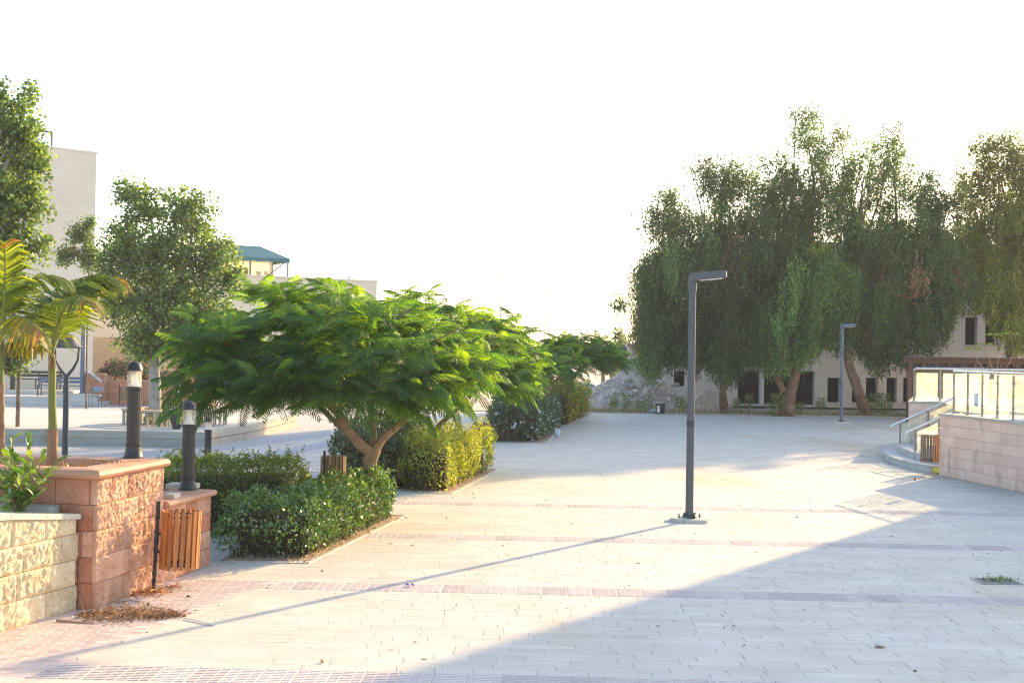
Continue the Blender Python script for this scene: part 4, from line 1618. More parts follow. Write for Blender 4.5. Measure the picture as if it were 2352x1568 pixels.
weeping_tree('yellowish brown pepper tree rising behind the pergola', px_blobs(t4, 57, 0, 1.25), b0,
             ([b0, V(2325, 850, 57), V(2320, 740, 57), V(2310, 620, 57)], [.32, .26, .22, .15]),
             [([V(2320, 740, 57), V(2270, 600, 57), V(2250, 480, 57)], [.12, .09, .03]), ([V(2315, 660, 57), V(2350, 540, 57), V(2370, 430, 57)], [.12, .08, .03])],
             14, 20000, (.105, .145, .034), (.26, .275, .05), 54, PG, hang=(.4, 1.5))

# ------------------------------------------------------------------ palms
def palm_frond(t, p0, p1, p2, ll, n, cset, rng, hangd=.5):
    p0, p1, p2 = np.array(p0), np.array(p1), np.array(p2)
    bez = lambda s: p0 * (1 - s) ** 2 + p1 * 2 * s * (1 - s) + p2 * s * s
    P, D, N, L, W, C = [], [], [], [], [], []
    for i in range(n):
        s = .14 + .86 * i / (n - 1)
        p = bez(s)
        tn = bez(min(1, s + .02)) - bez(s - .02)
        tn /= np.linalg.norm(tn)
        side = np.cross(tn, [0, 0, 1.0])
        side /= max(np.linalg.norm(side), 1e-5)
        up = np.cross(side, tn)
        prof = math.sin(math.pi * (.18 + .75 * s)) ** .6
        for sg in (-1, 1):
            d = side * sg * .75 + tn * (.45 + .35 * s) + up * .15 + np.array([0, 0, -hangd * (.5 + .5 * s)]) + rng.normal(0, .09, 3)
            d /= np.linalg.norm(d)
            P.append(p); D.append(d); N.append(up + rng.normal(0, .2, 3)); L.append(ll * prof * rng.uniform(.85, 1.1)); W.append(.030)
            c = np.array(cset[rng.integers(len(cset))]) * math.exp(rng.normal(0, .2))
            if s > .92 and rng.random() < .35: c = np.array([.38, .16, .06])
            C.append(c)
    P, D, N, C = np.array(P), np.array(D), unit(np.array(N)), np.array(C)
    L, W = np.array(L), np.array(W)
    S = unit(np.cross(D, N))
    Nn = np.cross(S, D)
    h = (W * .5)[:, None]
    mid = P + D * (L * .55)[:, None]
    tip = P + D * (L * .95)[:, None] + np.array([0, 0, -1.0]) * (L * .28)[:, None]
    v = np.stack([P - S * h * .6, P + S * h * .6, mid + S * h, mid - S * h, tip + S * h * .2, tip - S * h * .2], 1).reshape(-1, 3)
    k = len(P)
    b_ = np.arange(k)[:, None] * 6
    f = np.concatenate([b_ + np.array([[0, 1, 2, 3]]), b_ + np.array([[3, 2, 4, 5]])], 0)
    fo = np_obj('frond', v, f, np.repeat(C, 6, 0), M['leaf_palm'], t)
    b = MB()
    b.tube([Vector(bez(s)) for s in np.linspace(0, 1, 9)], list(np.linspace(.016, .004, 9)), 6)
    b.build('rachis', M['palm_green'], fo, smooth=True)
    return fo


PC = [(.16, .22, .016), (.11, .17, .014), (.24, .27, .018), (.09, .14, .014)]
PC2 = [(.26, .26, .02), (.34, .22, .03), (.20, .22, .016)]
rpm = np.random.default_rng(77)
dq = 13.15
pbp = Vector((V(120, 1040, dq).x, dq, 1.10))
pt_ = root('palm_tree', pbp, 'young palm with a green swollen stem and ringed brown foot in the red planter', 'palm')
b = MB()
n_ = 16
b.tube([pbp + (V(121, 985, dq) - pbp) * (i / n_) for i in range(n_ + 1)], [.052 + (.004 if i % 3 == 0 else 0) for i in range(n_ + 1)], 14)
b.build('trunk', M['palm_brown'], pt_, smooth=True)
b = MB()
b.tube([V(121, 988, dq), V(121, 970, dq), V(120, 930, dq), V(120, 880, dq), V(120, 845, dq), V(119, 815, dq)], [.044, .042, .039, .038, .040, .030], 14)
b.build('crownshaft', M['palm_green'], pt_, smooth=True)
b = MB()
b.tube([V(116, 845, dq - .04), V(112, 815, dq - .06)], [.018, .008], 6)
b.tube([V(124, 845, dq - .04), V(124, 818, dq - .06)], [.022, .008], 6)
b.build('leaf_base', M['palm_brown'], pt_, smooth=True)
hb = V(119, 815, dq)
palm_frond(pt_, hb, V(120, 590, dq + .3), V(278, 640, dq + .7), .50, 59, PC, rpm, .62)
palm_frond(pt_, hb, V(165, 670, dq + .4), V(235, 645, dq + .9), .55, 54, PC, rpm, .2)
palm_frond(pt_, hb, V(60, 600, dq + .5), V(-30, 640, dq + .9), .50, 52, PC, rpm, .5)
palm_frond(pt_, hb, V(90, 700, dq + .8), V(45, 740, dq + 1.6), .45, 44, PC, rpm, .6)
palm_frond(pt_, hb, V(150, 640, dq - .6), V(200, 690, dq - 1.1), .42, 39, PC, rpm, .5)
palm_frond(pt_, hb, V(70, 760, dq - .3), V(20, 790, dq - .5), .26, 28, PC2, rpm, 1.1)
dq2 = 12.75
pbp = Vector((V(2, 1060, dq2).x, dq2, 1.10))
p2 = root('palm_tree', pbp, 'second young palm whose stem stands at the edge of view in the red planter', 'palm')
b = MB()
b.tube([pbp + (V(0, 880, dq2) - pbp) * (i / n_) for i in range(n_ + 1)], [.040 + (.004 if i % 3 == 0 else 0) for i in range(n_ + 1)], 14)
b.build('trunk', M['palm_brown'], p2, smooth=True)
b = MB()
b.tube([V(0, 882, dq2), V(1, 850, dq2), V(2, 800, dq2), V(3, 762, dq2)], [.036, .036, .034, .026], 14)
b.build('crownshaft', M['palm_green'], p2, smooth=True)
hb = V(3, 762, dq2)
palm_frond(p2, hb, V(40, 600, dq2 + .2), V(150, 640, dq2 + .3), .45, 52, PC, rpm, .5)
palm_frond(p2, hb, V(-30, 560, dq2), V(-150, 640, dq2 + .2), .5, 49, PC, rpm, .5)
palm_frond(p2, hb, V(15, 640, dq2 - .3), V(10, 560, dq2 - .5), .40, 39, PC, rpm, .2)
palm_frond(p2, hb, V(30, 690, dq2 - .5), V(90, 760, dq2 - .9), .38, 36, PC2, rpm, .9)
palm_frond(p2, hb, V(-40, 650, dq2 + .6), V(-90, 720, dq2 + 1), .45, 36, PC, rpm, .8)

# big leafed shrub behind the cream wall
ds = 11.75
rs = np.random.default_rng(15)
sb = Vector((V(40, 1180, ds).x, ds, .87))
sh = root('shrub', sb, 'bright green large leafed shrub growing behind the cream wall', 'shrub')
stem_ends = [(30, 1010, .0), (70, 1000, .1), (100, 1040, -.1), (115, 1085, .05), (15, 1050, .1), (60, 1080, -.15), (95, 1110, .1), (5, 1100, -.1), (40, 1060, .15), (130, 1060, .0), (-25, 1040, 0), (80, 1065, .2), (20, 1140, -.2), (85, 1140, -.1)]
b = MB()
P, D = [], []
for (x, y, dd) in stem_ends:
    e_ = V(x, y, ds + dd)
    c_ = sb.lerp(e_, .5) + Vector((rs.normal(0, .03), rs.normal(0, .03), .04))
    b.tube([sb, c_, e_], [.010, .008, .004], 5)
    for s in np.linspace(.25, 1, 15):
        p = sb * (1 - s) ** 2 + c_ * 2 * s * (1 - s) + e_ * s * s
        P.append(np.array(p))
        a = rs.uniform(0, 6.28)
        D.append(np.array([math.cos(a), math.sin(a), rs.uniform(.1, .9)]) + np.array((e_ - sb).normalized()) * .7 * s)
b.build('stems', M['bark_tan'], sh)
lm = []
for k in range(4):
    q_ = np.array([[0, 0, 0], [.25, .16, .03], [.6, .19, .02], [1, 0, -.10 - .05 * k], [.6, -.19, .02], [.25, -.16, .03]])
    mid_ = np.array([[.25, 0, -.01], [.6, 0, -.02]])
    v = np.concatenate([q_, mid_])
    fcs = [(0, 1, 6), (1, 2, 7, 6), (2, 3, 7), (3, 4, 7), (4, 5, 6, 7), (5, 0, 6)]
    me = bpy.data.meshes.new('leaf')
    me.from_pydata([tuple(x) for x in v], [], fcs)
    at = me.attributes.new('col', 'FLOAT_COLOR', 'POINT')
    cc_ = [(.13, .24, .03), (.20, .32, .04), (.09, .19, .03), (.28, .36, .05)][k]
    at.data.foreach_set('color', np.tile(np.array([*cc_, 1], np.float32), (8, 1)).ravel())
    me.materials.append(M['leaf_glossy'])
    lm.append(me)
for p, d_ in zip(P, D):
    Rm = frame(d_ + rs.normal(0, .25, 3), np.array([0, 0, 1.0]) + rs.normal(0, .35, 3))
    ll = rs.uniform(.09, .165)
    o = bpy.data.objects.new('leaf', lm[rs.integers(4)])
    mw = Matrix.Identity(4)
    for a_ in range(3):
        for b_ in range(3): mw[a_][b_] = Rm[a_][b_] * ll
        mw[a_][3] = p[a_] - sb[a_]
    link(o, sh)
    o.matrix_local = mw
# little bronze leafed plant in the tall planter
pl = V(170, 1060, 13.0)
br_ = root('small_plant', (pl.x, 13.0, 1.10), 'tiny plant with bronze and green blades in the tall red planter', 'plant')
n_ = 40
a = rs.uniform(0, 6.28, n_)
Dn = unit(np.stack([np.cos(a) * .6, np.sin(a) * .6, rs.uniform(.6, 1.6, n_)], 1))
leaf_obj('blades', np.tile([pl.x, 13.0, 1.10], (n_, 1)) + rs.normal(0, .04, (n_, 3)) * [1, 1, .2], Dn, rand_dir(n_, rs), rs.uniform(.14, .30, n_), np.full(n_, .03), tint(n_, (.40, .14, .05), (.16, .22, .04), .4, .3, rs), M['leaf'], br_)

# ------------------------------------------------------------------ glass railed terrace, steps
TZW = 1.28
T0, T1, T2, T3 = Vector((9.18, 27.4, 0)), Vector((9.62, 24.3, 0)), Vector((10.5, 19.5, 0)), Vector((12.6, 12.5, 0))
T4 = Vector((10.45, 33.6, 0))
terr = root('terrace', T0, 'raised pinkish stone terrace with glass railing at the plaza side', 'terrace')
cw = MB()
inn = lambda p, q, k=.02: Vector((1, .15, 0)) * k + p
cw.slab([inn(T0, T1), inn(T1, T2), inn(T2, T3), inn(T3, T3), (30, 12.5, 0), (30, 27.4, 0)][::1], 0, TZW - .004)
cw.build('terrace_core', M['mortar_cream'], terr)
block_wall(terr, T0, T1, 0, TZW, .214, (.30, .52), [M['terrace_stone']], .012, seed=61, cell=.08, first=1)
block_wall(terr, T1, T2, 0, TZW, .214, (.30, .52), [M['terrace_stone']], .012, seed=62, cell=.08)
block_wall(terr, T2, T3, 0, TZW, .214, (.5, .7), [M['terrace_stone']], .012, seed=63, cell=.12)
tcap = [(-.40, 0), (.035, 0), (.035, .045), (-.40, .045)]
for a, b2, k in ((T0, T1, 4), (T1, T2, 6), (T2, T3, 8)):
    dd = (b2 - a).normalized()
    coping(terr, a, b2, TZW, Vector((dd.y, -dd.x, 0)) * -1 if False else Vector((-1, -.15, 0)), k, M['terrace_cap'], tcap)
fl = MB()
fl.slab([(9.55, 27.4), (9.98, 24.3), (10.88, 19.5), (12.9, 12.5), (30, 12.5), (30, 27.4)][::1], TZW - .003, TZW + .030)
fl.slab([(11.4, 27.4), (30, 27.4), (30, 38), (12.3, 38), (11.4, 33.6)], TZW - .003, TZW + .030)
fl.build('terrace_floor', M['light_slab'], terr)
fb = MB()
fb.slab([(11.4, 27.41), (30, 27.41), (30, 38), (12.3, 38), (11.4, 33.6)], 0, TZW - .004)
fb.build('terrace_core', M['mortar_cream'], terr)
# landing wall beyond the steps
lwl = root('landing_wall', T4, 'short pinkish stone wall beyond the steps topped by a single glass pane', 'wall')
cw = MB()
cw.slab([(10.52, 33.67), (11.39, 33.67), (12.6, 37.9), (11.98, 37.9)], 0, TZW + .03)
cw.build('wall_core', M['mortar_cream'], lwl)
block_wall(lwl, (10.45, 33.6, 0), (11.39, 33.6, 0), 0, TZW + .034, .22, (.3, .5), [M['terrace_stone']], .01, seed=64, cell=.1, first=1)
block_wall(lwl, (11.91, 38, 0), (10.45, 33.62, 0), 0, TZW + .034, .22, (.3, .5), [M['terrace_stone']], .01, seed=65, cell=.1, first=1)
mb = MB()
mb.slab([(10.40, 33.54), (11.38, 33.54), (12.6, 37.9), (11.90, 37.9)], TZW + .036, TZW + .085)
mb.build('coping_stone', M['terrace_cap'], lwl)

# curved steps
st = root('curved_steps', (10.2, 30, 0), 'curved white stone steps rising from the plaza to the terrace', 'steps')
nst = 8
for i in range(nst):
    z1 = .16 * (i + 1)
    off = .32 * i
    pts = []
    for k in range(13):
        s = k / 12
        y = 27.55 + (33.5 - 27.55) * s
        bulge = .55 * math.sin(math.pi * s) ** .8
        x = 9.30 + .62 * s - bulge * (1 - i / nst) + off * (1.0)
        pts.append((min(x, 11.38), y))
    mb = MB()
    mb.slab([(11.39, 27.55)] + pts + [(11.39, 33.5)][::1], z1 - .16 if i else -.02, z1 - .035)
    o = mb.build('riser', M['step_stone'], st)
    mb = MB()
    pts2 = [(x - .03, y) for x, y in pts]
    mb.slab([(11.39, 27.55)] + pts2 + [(11.39, 33.5)], z1 - .034, z1)
    mb.build('tread', M['step_stone'], st)


def rail_post(rt, p, h, mt=None, r=.021):
    b = MB()
    p = Vector(p)
    b.tube([p, p + Vector((0, 0, h))], r, 10)
    b.lathe([(0, 0), (.05, 0), (.05, .012), (.022, .016)], 12, c=p)
    o = b.build('post', mt or M['bronze_steel'], rt, smooth=True)
    c = MB()
    for z in (.22, h - .16):
        for s in (-1, 1):
            c.tube([p + Vector((0, -.02 * s, z)), p + Vector((0, -.06 * s, z))], .016, 8)
    c.build('clamp', M['bronze_steel'], o, smooth=True)
    return o


def pane(rt, a, b_, z0a, z1a, z0b, z1b, mt=None):
    a, b_ = Vector(a), Vector(b_)
    d = (b_ - a).normalized()
    nrm = Vector((d.y, -d.x, 0)) * .005
    q = MB()
    A0, A1 = a + Vector((0, 0, z0a)), a + Vector((0, 0, z1a))
    B0, B1 = b_ + Vector((0, 0, z0b)), b_ + Vector((0, 0, z1b))
    q.add([A0 - nrm, B0 - nrm, B1 - nrm, A1 - nrm], [(0, 1, 2, 3)])
    return q.build('glass_pane', mt or M['rail_glass'], rt)


# terrace railing
ra = root('glass_railing', (9.55, 27.2, TZW), 'steel railing with bright dusty glass panes on the terrace wall', 'railing')
RB = [Vector((9.42, 27.25, TZW + .045)), Vector((9.85, 24.3, TZW + .045)), Vector((10.72, 19.6, TZW + .045)), Vector((12.75, 12.8, TZW + .045))]
HR = .90
for seg, k in ((0, 5), (1, 7), (2, 9)):
    a, b2 = RB[seg], RB[seg + 1]
    for i in range(k):
        p = a.lerp(b2, i / k)
        q_ = a.lerp(b2, (i + 1) / k)
        rail_post(ra, p, HR - .04)
        dd = (q_ - p).normalized()
        pane(ra, p + dd * .05, q_ - dd * .05, .06, HR - .13, .06, HR - .13)
b = MB()
b.tube([p + Vector((0, 0, HR)) for p in RB], .028, 12)
b.build('top_rail', M['steel'], ra, smooth=True)
# landing railing
rb = root('glass_railing', (10.7, 33.7, TZW), 'steel railing with one speckled glass pane on the short wall beyond the steps', 'railing')
z_ = TZW + .085
for p in ((10.62, 33.75), (11.30, 33.75)): rail_post(rb, (*p, z_), .82, r=.026)
pane(rb, (10.68, 33.75, z_), (11.24, 33.75, z_), .05, .74, .05, .74)
b = MB()
b.tube([(10.62, 33.75, z_ + .70), (10.62, 33.75, z_ + .82), (10.66, 33.75, z_ + .86), (13.0, 33.6, z_ + .86), (17.5, 33.2, z_ + .86)], .026, 10)
b.build('top_rail', M['steel'], rb, smooth=True)
for x in (12.6, 13.9, 15.2, 16.5): rail_post(rb, (x, 33.75 - (x - 10.6) * .07, TZW + .03), .90, r=.024)
for x0, x1 in ((11.36, 12.54), (12.66, 13.84), (13.96, 15.14)): pane(rb, (x0, 33.72 - (x0 - 10.6) * .07, z_), (x1, 33.72 - (x1 - 10.6) * .07, z_), .05, .74, .05, .74)
# step handrails
for (a, b2, lb) in (((9.42, 29.8), (10.55, 29.8), 'handrail with glass panes on the near flank of the curved steps'),
                    ((9.95, 32.7), (11.35, 32.7), 'handrail with glass panes on the far flank of the curved steps')):
    A, B2 = Vector((*a, .16)), Vector((*b2, .16))
    sl2 = .46
    rh = root('handrail', A, lb, 'handrail')
    Ln = (B2 - A).length
    for i, s in enumerate((0, .5, 1.0)):
        p = A.lerp(B2, s)
        gz = .16 + max(0, math.floor((s * Ln) / .32)) * .16
        p.z = gz
        rail_post(rh, p, .16 + .70 + sl2 * s * Ln - gz + .02, r=.024)
    d = (B2 - A).normalized()
    for s0, s1 in ((.04, .46), (.54, .96)):
        p, q_ = A.lerp(B2, s0), A.lerp(B2, s1)
        zz0, zz1 = sl2 * s0 * Ln, sl2 * s1 * Ln
        pane(rh, p, q_, .1 + zz0, .60 + zz0, .1 + zz1, .60 + zz1)
    b = MB()
    r0_ = A - d * .22 + Vector((0, 0, .70 - sl2 * .22))
    b.tube([r0_ + Vector((0, 0, -.06)), r0_, A.lerp(B2, 1.02) + Vector((0, 0, .72 + sl2 * Ln))], .026, 10)
    b.build('top_rail', M['steel'], rh, smooth=True)
# small poster stuck on the railing glass
q_ = RB[0].lerp(RB[1], 1.62 / 5)
mb = MB()
dd = (RB[1] - RB[0]).normalized()
pn = Vector((dd.y, -dd.x, 0))
if pn.x > 0: pn = -pn
for (w_, h_, z0_, k, mi) in ((.17, .26, .20, .009, 0), (.13, .17, .26, .0105, 1)):
    a_, b_ = q_ - dd * w_ / 2 + pn * k, q_ + dd * w_ / 2 + pn * k
    mb.add([a_ + Vector((0, 0, z0_)), b_ + Vector((0, 0, z0_)), b_ + Vector((0, 0, z0_ + h_)), a_ + Vector((0, 0, z0_ + h_))], [(0, 1, 2, 3)], mi)
o = mb.build('poster', [M['poster'], M['white_bag']])
tag(o, 'small grey poster stuck on a glass pane of the terrace railing', 'poster')

# pergola
pd = 50.0
pg = root('pergola', (V(2088, 950, pd).x, pd, 0), 'dark brown timber pergola behind the terrace railing', 'pergola')
px0 = V(2088, 900, pd).x
ph = 2.30
for x in (px0, px0 + 4.2, px0 + 8.4):
    for y in (pd, pd + 4):
        b = MB()
        b.box((x + (y - pd) * .33, y, ph / 2), (.17, .17, ph))
        b.build('post', M['pergola_wood'], pg)
for y in (pd, pd + 4):
    b = MB()
    b.box((px0 + 4.75 + (y - pd) * .33, y, ph + .115), (10, .12, .22))
    b.build('beam', M['pergola_wood'], pg)
rm = MB()
rm.box((0, 0, 0), (.09, 5.0, .14))
rme = rm.mesh('rafter', M['pergola_wood'])
for i in range(20):
    o = bpy.data.objects.new('rafter', rme)
    o.rotation_euler = (0, 0, -math.atan(.33))
    o.location = Vector((px0 + .72 + .5 * i, pd + 2, ph + .10)) - off_of(pg) + Vector((0, 0, -.17))
    if abs(o.location.z) > 0: link(o, pg)
b = MB()
b.slab([(px0 - .35, pd - .4), (px0 + 9.8, pd - .4), (px0 + 11.4, pd + 4.5), (px0 + 1.25, pd + 4.5)], ph + .23, ph + .265)
b.build('roof_sheet', M['pole_grey'], pg)
for s in (1,):
    b = MB()
    b.bar((px0 + .06, pd, ph - .55), (px0 + .55, pd, ph + .0), .08, .08)
    b.build('brace', M['pergola_wood'], pg)
b = MB()
b.box((px0 + 5.2, pd + .3, ph - .25), (10, .05, .5))
b.build('fascia_panel', M['pole_grey'], pg)

# ------------------------------------------------------------------ buildings
def face_cells(mb, O, ux, L, H, t, ops, z0=0.0, mi=0):
    """wall of length L from O along ux with openings (u0,u1,z0,z1) as real holes, thickness t"""
    us = sorted(set([0, L] + [v for o_ in ops for v in o_[:2]]))
    zs = sorted(set([z0, H] + [v for o_ in ops for v in o_[2:4]]))
    nrm = Vector((-ux.y, ux.x, 0)) * t
    for i in range(len(us) - 1):
        col = []
        for j in range(len(zs) - 1):
            uc, zc = (us[i] + us[i + 1]) / 2, (zs[j] + zs[j + 1]) / 2
            hole = any(o_[0] < uc < o_[1] and o_[2] < zc < o_[3] for o_ in ops)
            if hole: continue
            if col and abs(col[-1][1] - zs[j]) < 1e-6: col[-1][1] = zs[j + 1]
            else: col.append([zs[j], zs[j + 1]])
        for a, b_ in col:
            p, q_ = O + ux * us[i], O + ux * us[i + 1]
            za, zb = Vector((0, 0, a)), Vector((0, 0, b_))
            mb.hexa([p + za, q_ + za, q_ + nrm + za, p + nrm + za, p + zb, q_ + zb, q_ + nrm + zb, p + nrm + zb], mi)


def clad(name, c1, c2, cm, bw, rh, rot):
    mt, nt, bs = new_mat(name)
    tc = nd(nt, 'ShaderNodeTexCoord')
    mp = nd(nt, 'ShaderNodeMapping')
    mp.inputs['Rotation'].default_value = rot
    br = nd(nt, 'ShaderNodeTexBrick')
    br.inputs['Color1'].default_value = (*c1, 1)
    br.inputs['Color2'].default_value = (*c2, 1)
    br.inputs['Mortar'].default_value = (*cm, 1)
    br.inputs['Scale'].default_value = 1
    br.inputs['Brick Width'].default_value = bw
    br.inputs['Row Height'].default_value = rh
    br.inputs['Mortar Size'].default_value = .008
    geo = nd(nt, 'ShaderNodeNewGeometry')
    nt.links.new(geo.outputs['Position'], mp.inputs[0])
    nt.links.new(mp.outputs[0], br.inputs['Vector'])
    n1 = nd(nt, 'ShaderNodeTexNoise')
    n1.inputs['Scale'].default_value = .5
    n1.inputs['Detail'].default_value = 6
    nt.links.new(geo.outputs['Position'], n1.inputs['Vector'])
    c = mixrgb(nt, 'MIX', n1.outputs['Fac'], mixrgb(nt, 'MULTIPLY', 1, br.outputs[0], (.8, .78, .76, 1)), br.outputs[0])
    nt.links.new(c, bs.inputs['Base Color'])
    bs.inputs['Roughness'].default_value = .85
    return mt


M['clad_rose'] = clad('mixed stone cladding', (.76, .70, .62), (.73, .62, .56), (.60, .54, .48), 1.1, .42, (math.radians(90), 0, 0))

# unfinished stone building behind the pepper trees
du = 63.0
kx = du / F
ub = root('unfinished_building', (V(1440, 900, du).x, du, 0), 'unfinished pale stone building with empty openings behind the pepper trees', 'building')
UX = Vector((1, 0, 0))


def zpx(x, y, d=du): return V(x, y, d).z


xa, xb, xc = V(1441, 900, du).x, V(1627, 900, du).x, V(2560, 900, du).x


def op(x0, x1, y0, y1, ox):
    return (V(x0, 850, du).x - ox, V(x1, 850, du).x - ox, max(.12, zpx((x0 + x1) / 2, y1)), zpx((x0 + x1) / 2, y0))


lo_ops = [op(1548, 1574, 887, 852, xa)]
lo_ops = [(a, b_, min(c, d), max(c, d)) for a, b_, c, d in lo_ops]
wl = MB()
face_cells(wl, Vector((xa, du, 0)), UX, xb - xa, 2.85, .45, lo_ops)
wl.build('wall', M['clad_rose'], ub)
hi_ops = [op(1692, 1744, 851, 936, xb), op(1752, 1868, 851, 936, xb), op(1690, 1868, 722, 812, xb)]
for x0, x1 in ((1897, 1926), (1953, 1972), (1985, 2012), (2032, 2056), (2070, 2092), (2128, 2152), (2190, 2214), (2250, 2274), (2310, 2334), (2370, 2394)):
    hi_ops.append(op(x0, x1, 867, 923, xb))
for fl_ in range(2):
    y0, y1 = 728 - 120 * fl_, 792 - 120 * fl_
    for x0, x1 in ((1890, 1918), (1960, 1990), (2040, 2068), (2120, 2148), (2210, 2238), (2256, 2284), (2330, 2358), (2400, 2428)):
        hi_ops.append(op(x0, x1, y0, y1, xb))
hi_ops = [(a, b_, min(c, d), max(c, d)) for a, b_, c, d in hi_ops]
HT = zpx(1980, 565)
wl = MB()
face_cells(wl, Vector((xb + .003, du - .35, 0)), UX, xc - xb, HT, .45, hi_ops)
wl.build('wall', M['clad_rose'], ub)
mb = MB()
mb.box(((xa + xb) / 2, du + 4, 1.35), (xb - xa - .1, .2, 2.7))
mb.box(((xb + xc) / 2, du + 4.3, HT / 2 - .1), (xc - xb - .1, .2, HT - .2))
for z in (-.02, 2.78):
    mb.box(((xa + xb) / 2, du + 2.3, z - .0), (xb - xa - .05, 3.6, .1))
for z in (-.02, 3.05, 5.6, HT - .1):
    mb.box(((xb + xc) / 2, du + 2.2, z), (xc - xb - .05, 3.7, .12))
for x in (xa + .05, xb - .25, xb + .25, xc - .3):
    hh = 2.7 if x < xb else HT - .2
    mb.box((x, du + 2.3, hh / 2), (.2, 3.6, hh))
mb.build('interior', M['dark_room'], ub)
for a, b_, c, d in hi_ops:
    smb = MB()
    smb.box((xb + (a + b_) / 2, du - .38, c - .04), (b_ - a + .12, .2, .07))
    smb.build('sill', M['bldg_pink'], ub)
mb = MB()
mb.box(((xa + xb) / 2, du + .15, 2.91), (xb - xa + .2, .8, .12))
mb.build('coping', M['bldg_pink'], ub)
mb = MB()
mb.box(((xb + xc) / 2, du - .2, HT + .06), (xc - xb + .2, .8, .12))
mb.build('coping', M['bldg_pink'], ub)

# stone buildings beyond the court
def stone_face(rt, p0, p1, z0, z1, course, blk, mts, seed, name='stone_block'):
    block_wall(rt, p0, p1, z0, z1, course, blk, mts, seed=seed, flat=True, gap=.003, depth=.05, name=name)


q0 = V(865, 700, 72)
e1 = Vector((.875, .485, 0)).normalized()
Bc = Vector((q0.x, 72, 0))
HL = 6.30
lbd = root('low_building', Bc, 'long low cream stone building with a green roof shelter beyond the court', 'building')
Bs = Bc - e1 * 21
mb = MB()
nb_ = Vector((-e1.y, e1.x, 0))
mb.slab([Bs + nb_ * .06, Bc + nb_ * .06 - e1 * .02, Bc + nb_ * 6, Bs + nb_ * 6], 0, HL - .01)
mb.build('wall_core', M['mortar_cream'], lbd)
Bm = Bc - e1 * 9.5
stone_face(lbd, Bm, Bc, 3.4, HL, .48, (.8, 1.1), [M['bldg_cream']], 71)
mb = MB()
mb.slab([Bs, Bm, Bm + nb_ * .055, Bs + nb_ * .055], 2.9, HL - .011)
mb.slab([Bm + e1 * .001, Bc, Bc + nb_ * .055, Bm + nb_ * .055 + e1 * .001], 0, 3.398)
mb.build('wall', M['bldg_cream'], lbd)
mb = MB()
mb.slab([Bs, Bm, Bm + nb_ * .055, Bs + nb_ * .055], 0, 2.899)
mb.build('ground_storey', M['ochre'], lbd)
mb = MB()
mb.slab([Bs - nb_ * .06, Bc - nb_ * .06 + e1 * .06, Bc + nb_ * .3 + e1 * .06, Bs + nb_ * .3], HL, HL + .07)
mb.build('coping', M['bldg_cream'], lbd)
mb = MB()
k_ = Bc - e1 * 1.6
mb.box(k_ + nb_ * .2 + Vector((0, 0, HL + .17)), (.16, .16, .2))
mb.build('roof_vent', M['white'], lbd)
# pilasters of the ground storey
for s in (10.6, 13.4, 16.2, 19.0):
    mb = MB()
    c_ = Bc - e1 * s - nb_ * .25
    mb.box(c_ + Vector((0, 0, 1.45)), (.75, .5, 2.9), math.atan2(e1.y, e1.x))
    mb.build('pilaster', M['bldg_cream'], lbd)
mb = MB()
c_ = Bc - e1 * 8.7 - nb_ * .12 + Vector((0, 0, HL - .38))
mb.bar(c_, c_ + e1 * .38 - nb_ * .05 + Vector((0, 0, -.04)), .13, .13)
mb.bar(c_ + Vector((0, 0, .05)), c_ + nb_ * .18 + Vector((0, 0, .05)), .05, .05)
o = mb.build('security_camera', M['white'])
tag(o, 'white security camera fixed under the parapet of the low building', 'camera')

# green roof shelter
gs = root('roof_shelter', Bc - e1 * 6.5 + Vector((0, 0, HL)), 'green tarpaulin shelter on steel posts on the low building roof', 'shelter')
g0 = Bc - e1 * 5.15 + nb_ * .25
g1 = Bc - e1 * 9.2 + nb_ * .25
zt_, zr = HL + 1.05, HL + 1.75
for p in (g0, g0.lerp(g1, .52), g1, g0 + nb_ * 2.6, g1 + nb_ * 2.6):
    b = MB()
    b.tube([p + Vector((0, 0, HL + .07)), p + Vector((0, 0, zt_))], .05, 8)
    b.build('post', M['pole_blue'], gs, smooth=True)
b = MB()
b.tube([g0 + Vector((0, 0, zt_ - .05)), g0 - e1 * 1.1 + Vector((0, 0, HL + .1))], .035, 8)
b.build('brace', M['pole_grey'], gs, smooth=True)
b = MB()
up = lambda z: Vector((0, 0, z))
gA, gB, gC, gD = g0 + e1 * .08 - nb_ * .08, g1 - nb_ * .08, g1 + nb_ * 2.7, g0 + e1 * .08 + nb_ * 2.7
r1_, r2_ = g0 - e1 * 1.15 + nb_ * 1.3, g1 + e1 * .2 + nb_ * 1.3
b.add([gA + up(zt_), gB + up(zt_), gC + up(zt_), gD + up(zt_), r1_ + up(zr), r2_ + up(zr)], [(0, 4, 5, 1), (0, 3, 4), (3, 2, 5, 4), (1, 5, 2)])
b.build('canopy', M['green_cloth'], gs)
b = MB()
n_ = 16
for a, c_ in ((gA, gB), (gA, gD)):
    vs = []
    for i in range(n_ + 1):
        p = a.lerp(c_, i / n_)
        vs += [p + up(zt_), p + up(zt_ - .20 - .03 * math.sin(i * 2.1))]
    b.add(vs, [(2 * i, 2 * i + 2, 2 * i + 3, 2 * i + 1) for i in range(n_)])
b.build('valance', M['green_cloth'], gs)
sh_ = MB()
a, c_ = g0 + nb_ * 2.55, g1 + nb_ * 2.55
sv = np.array([a + up(HL + .1), c_ + up(HL + .1), c_ + up(zt_), a + up(zt_)])
o = np_obj('back_sheet', sv, np.array([[0, 1, 2, 3]]), np.tile([.75, .66, .48], (4, 1)), M['beige_sheet'], gs)
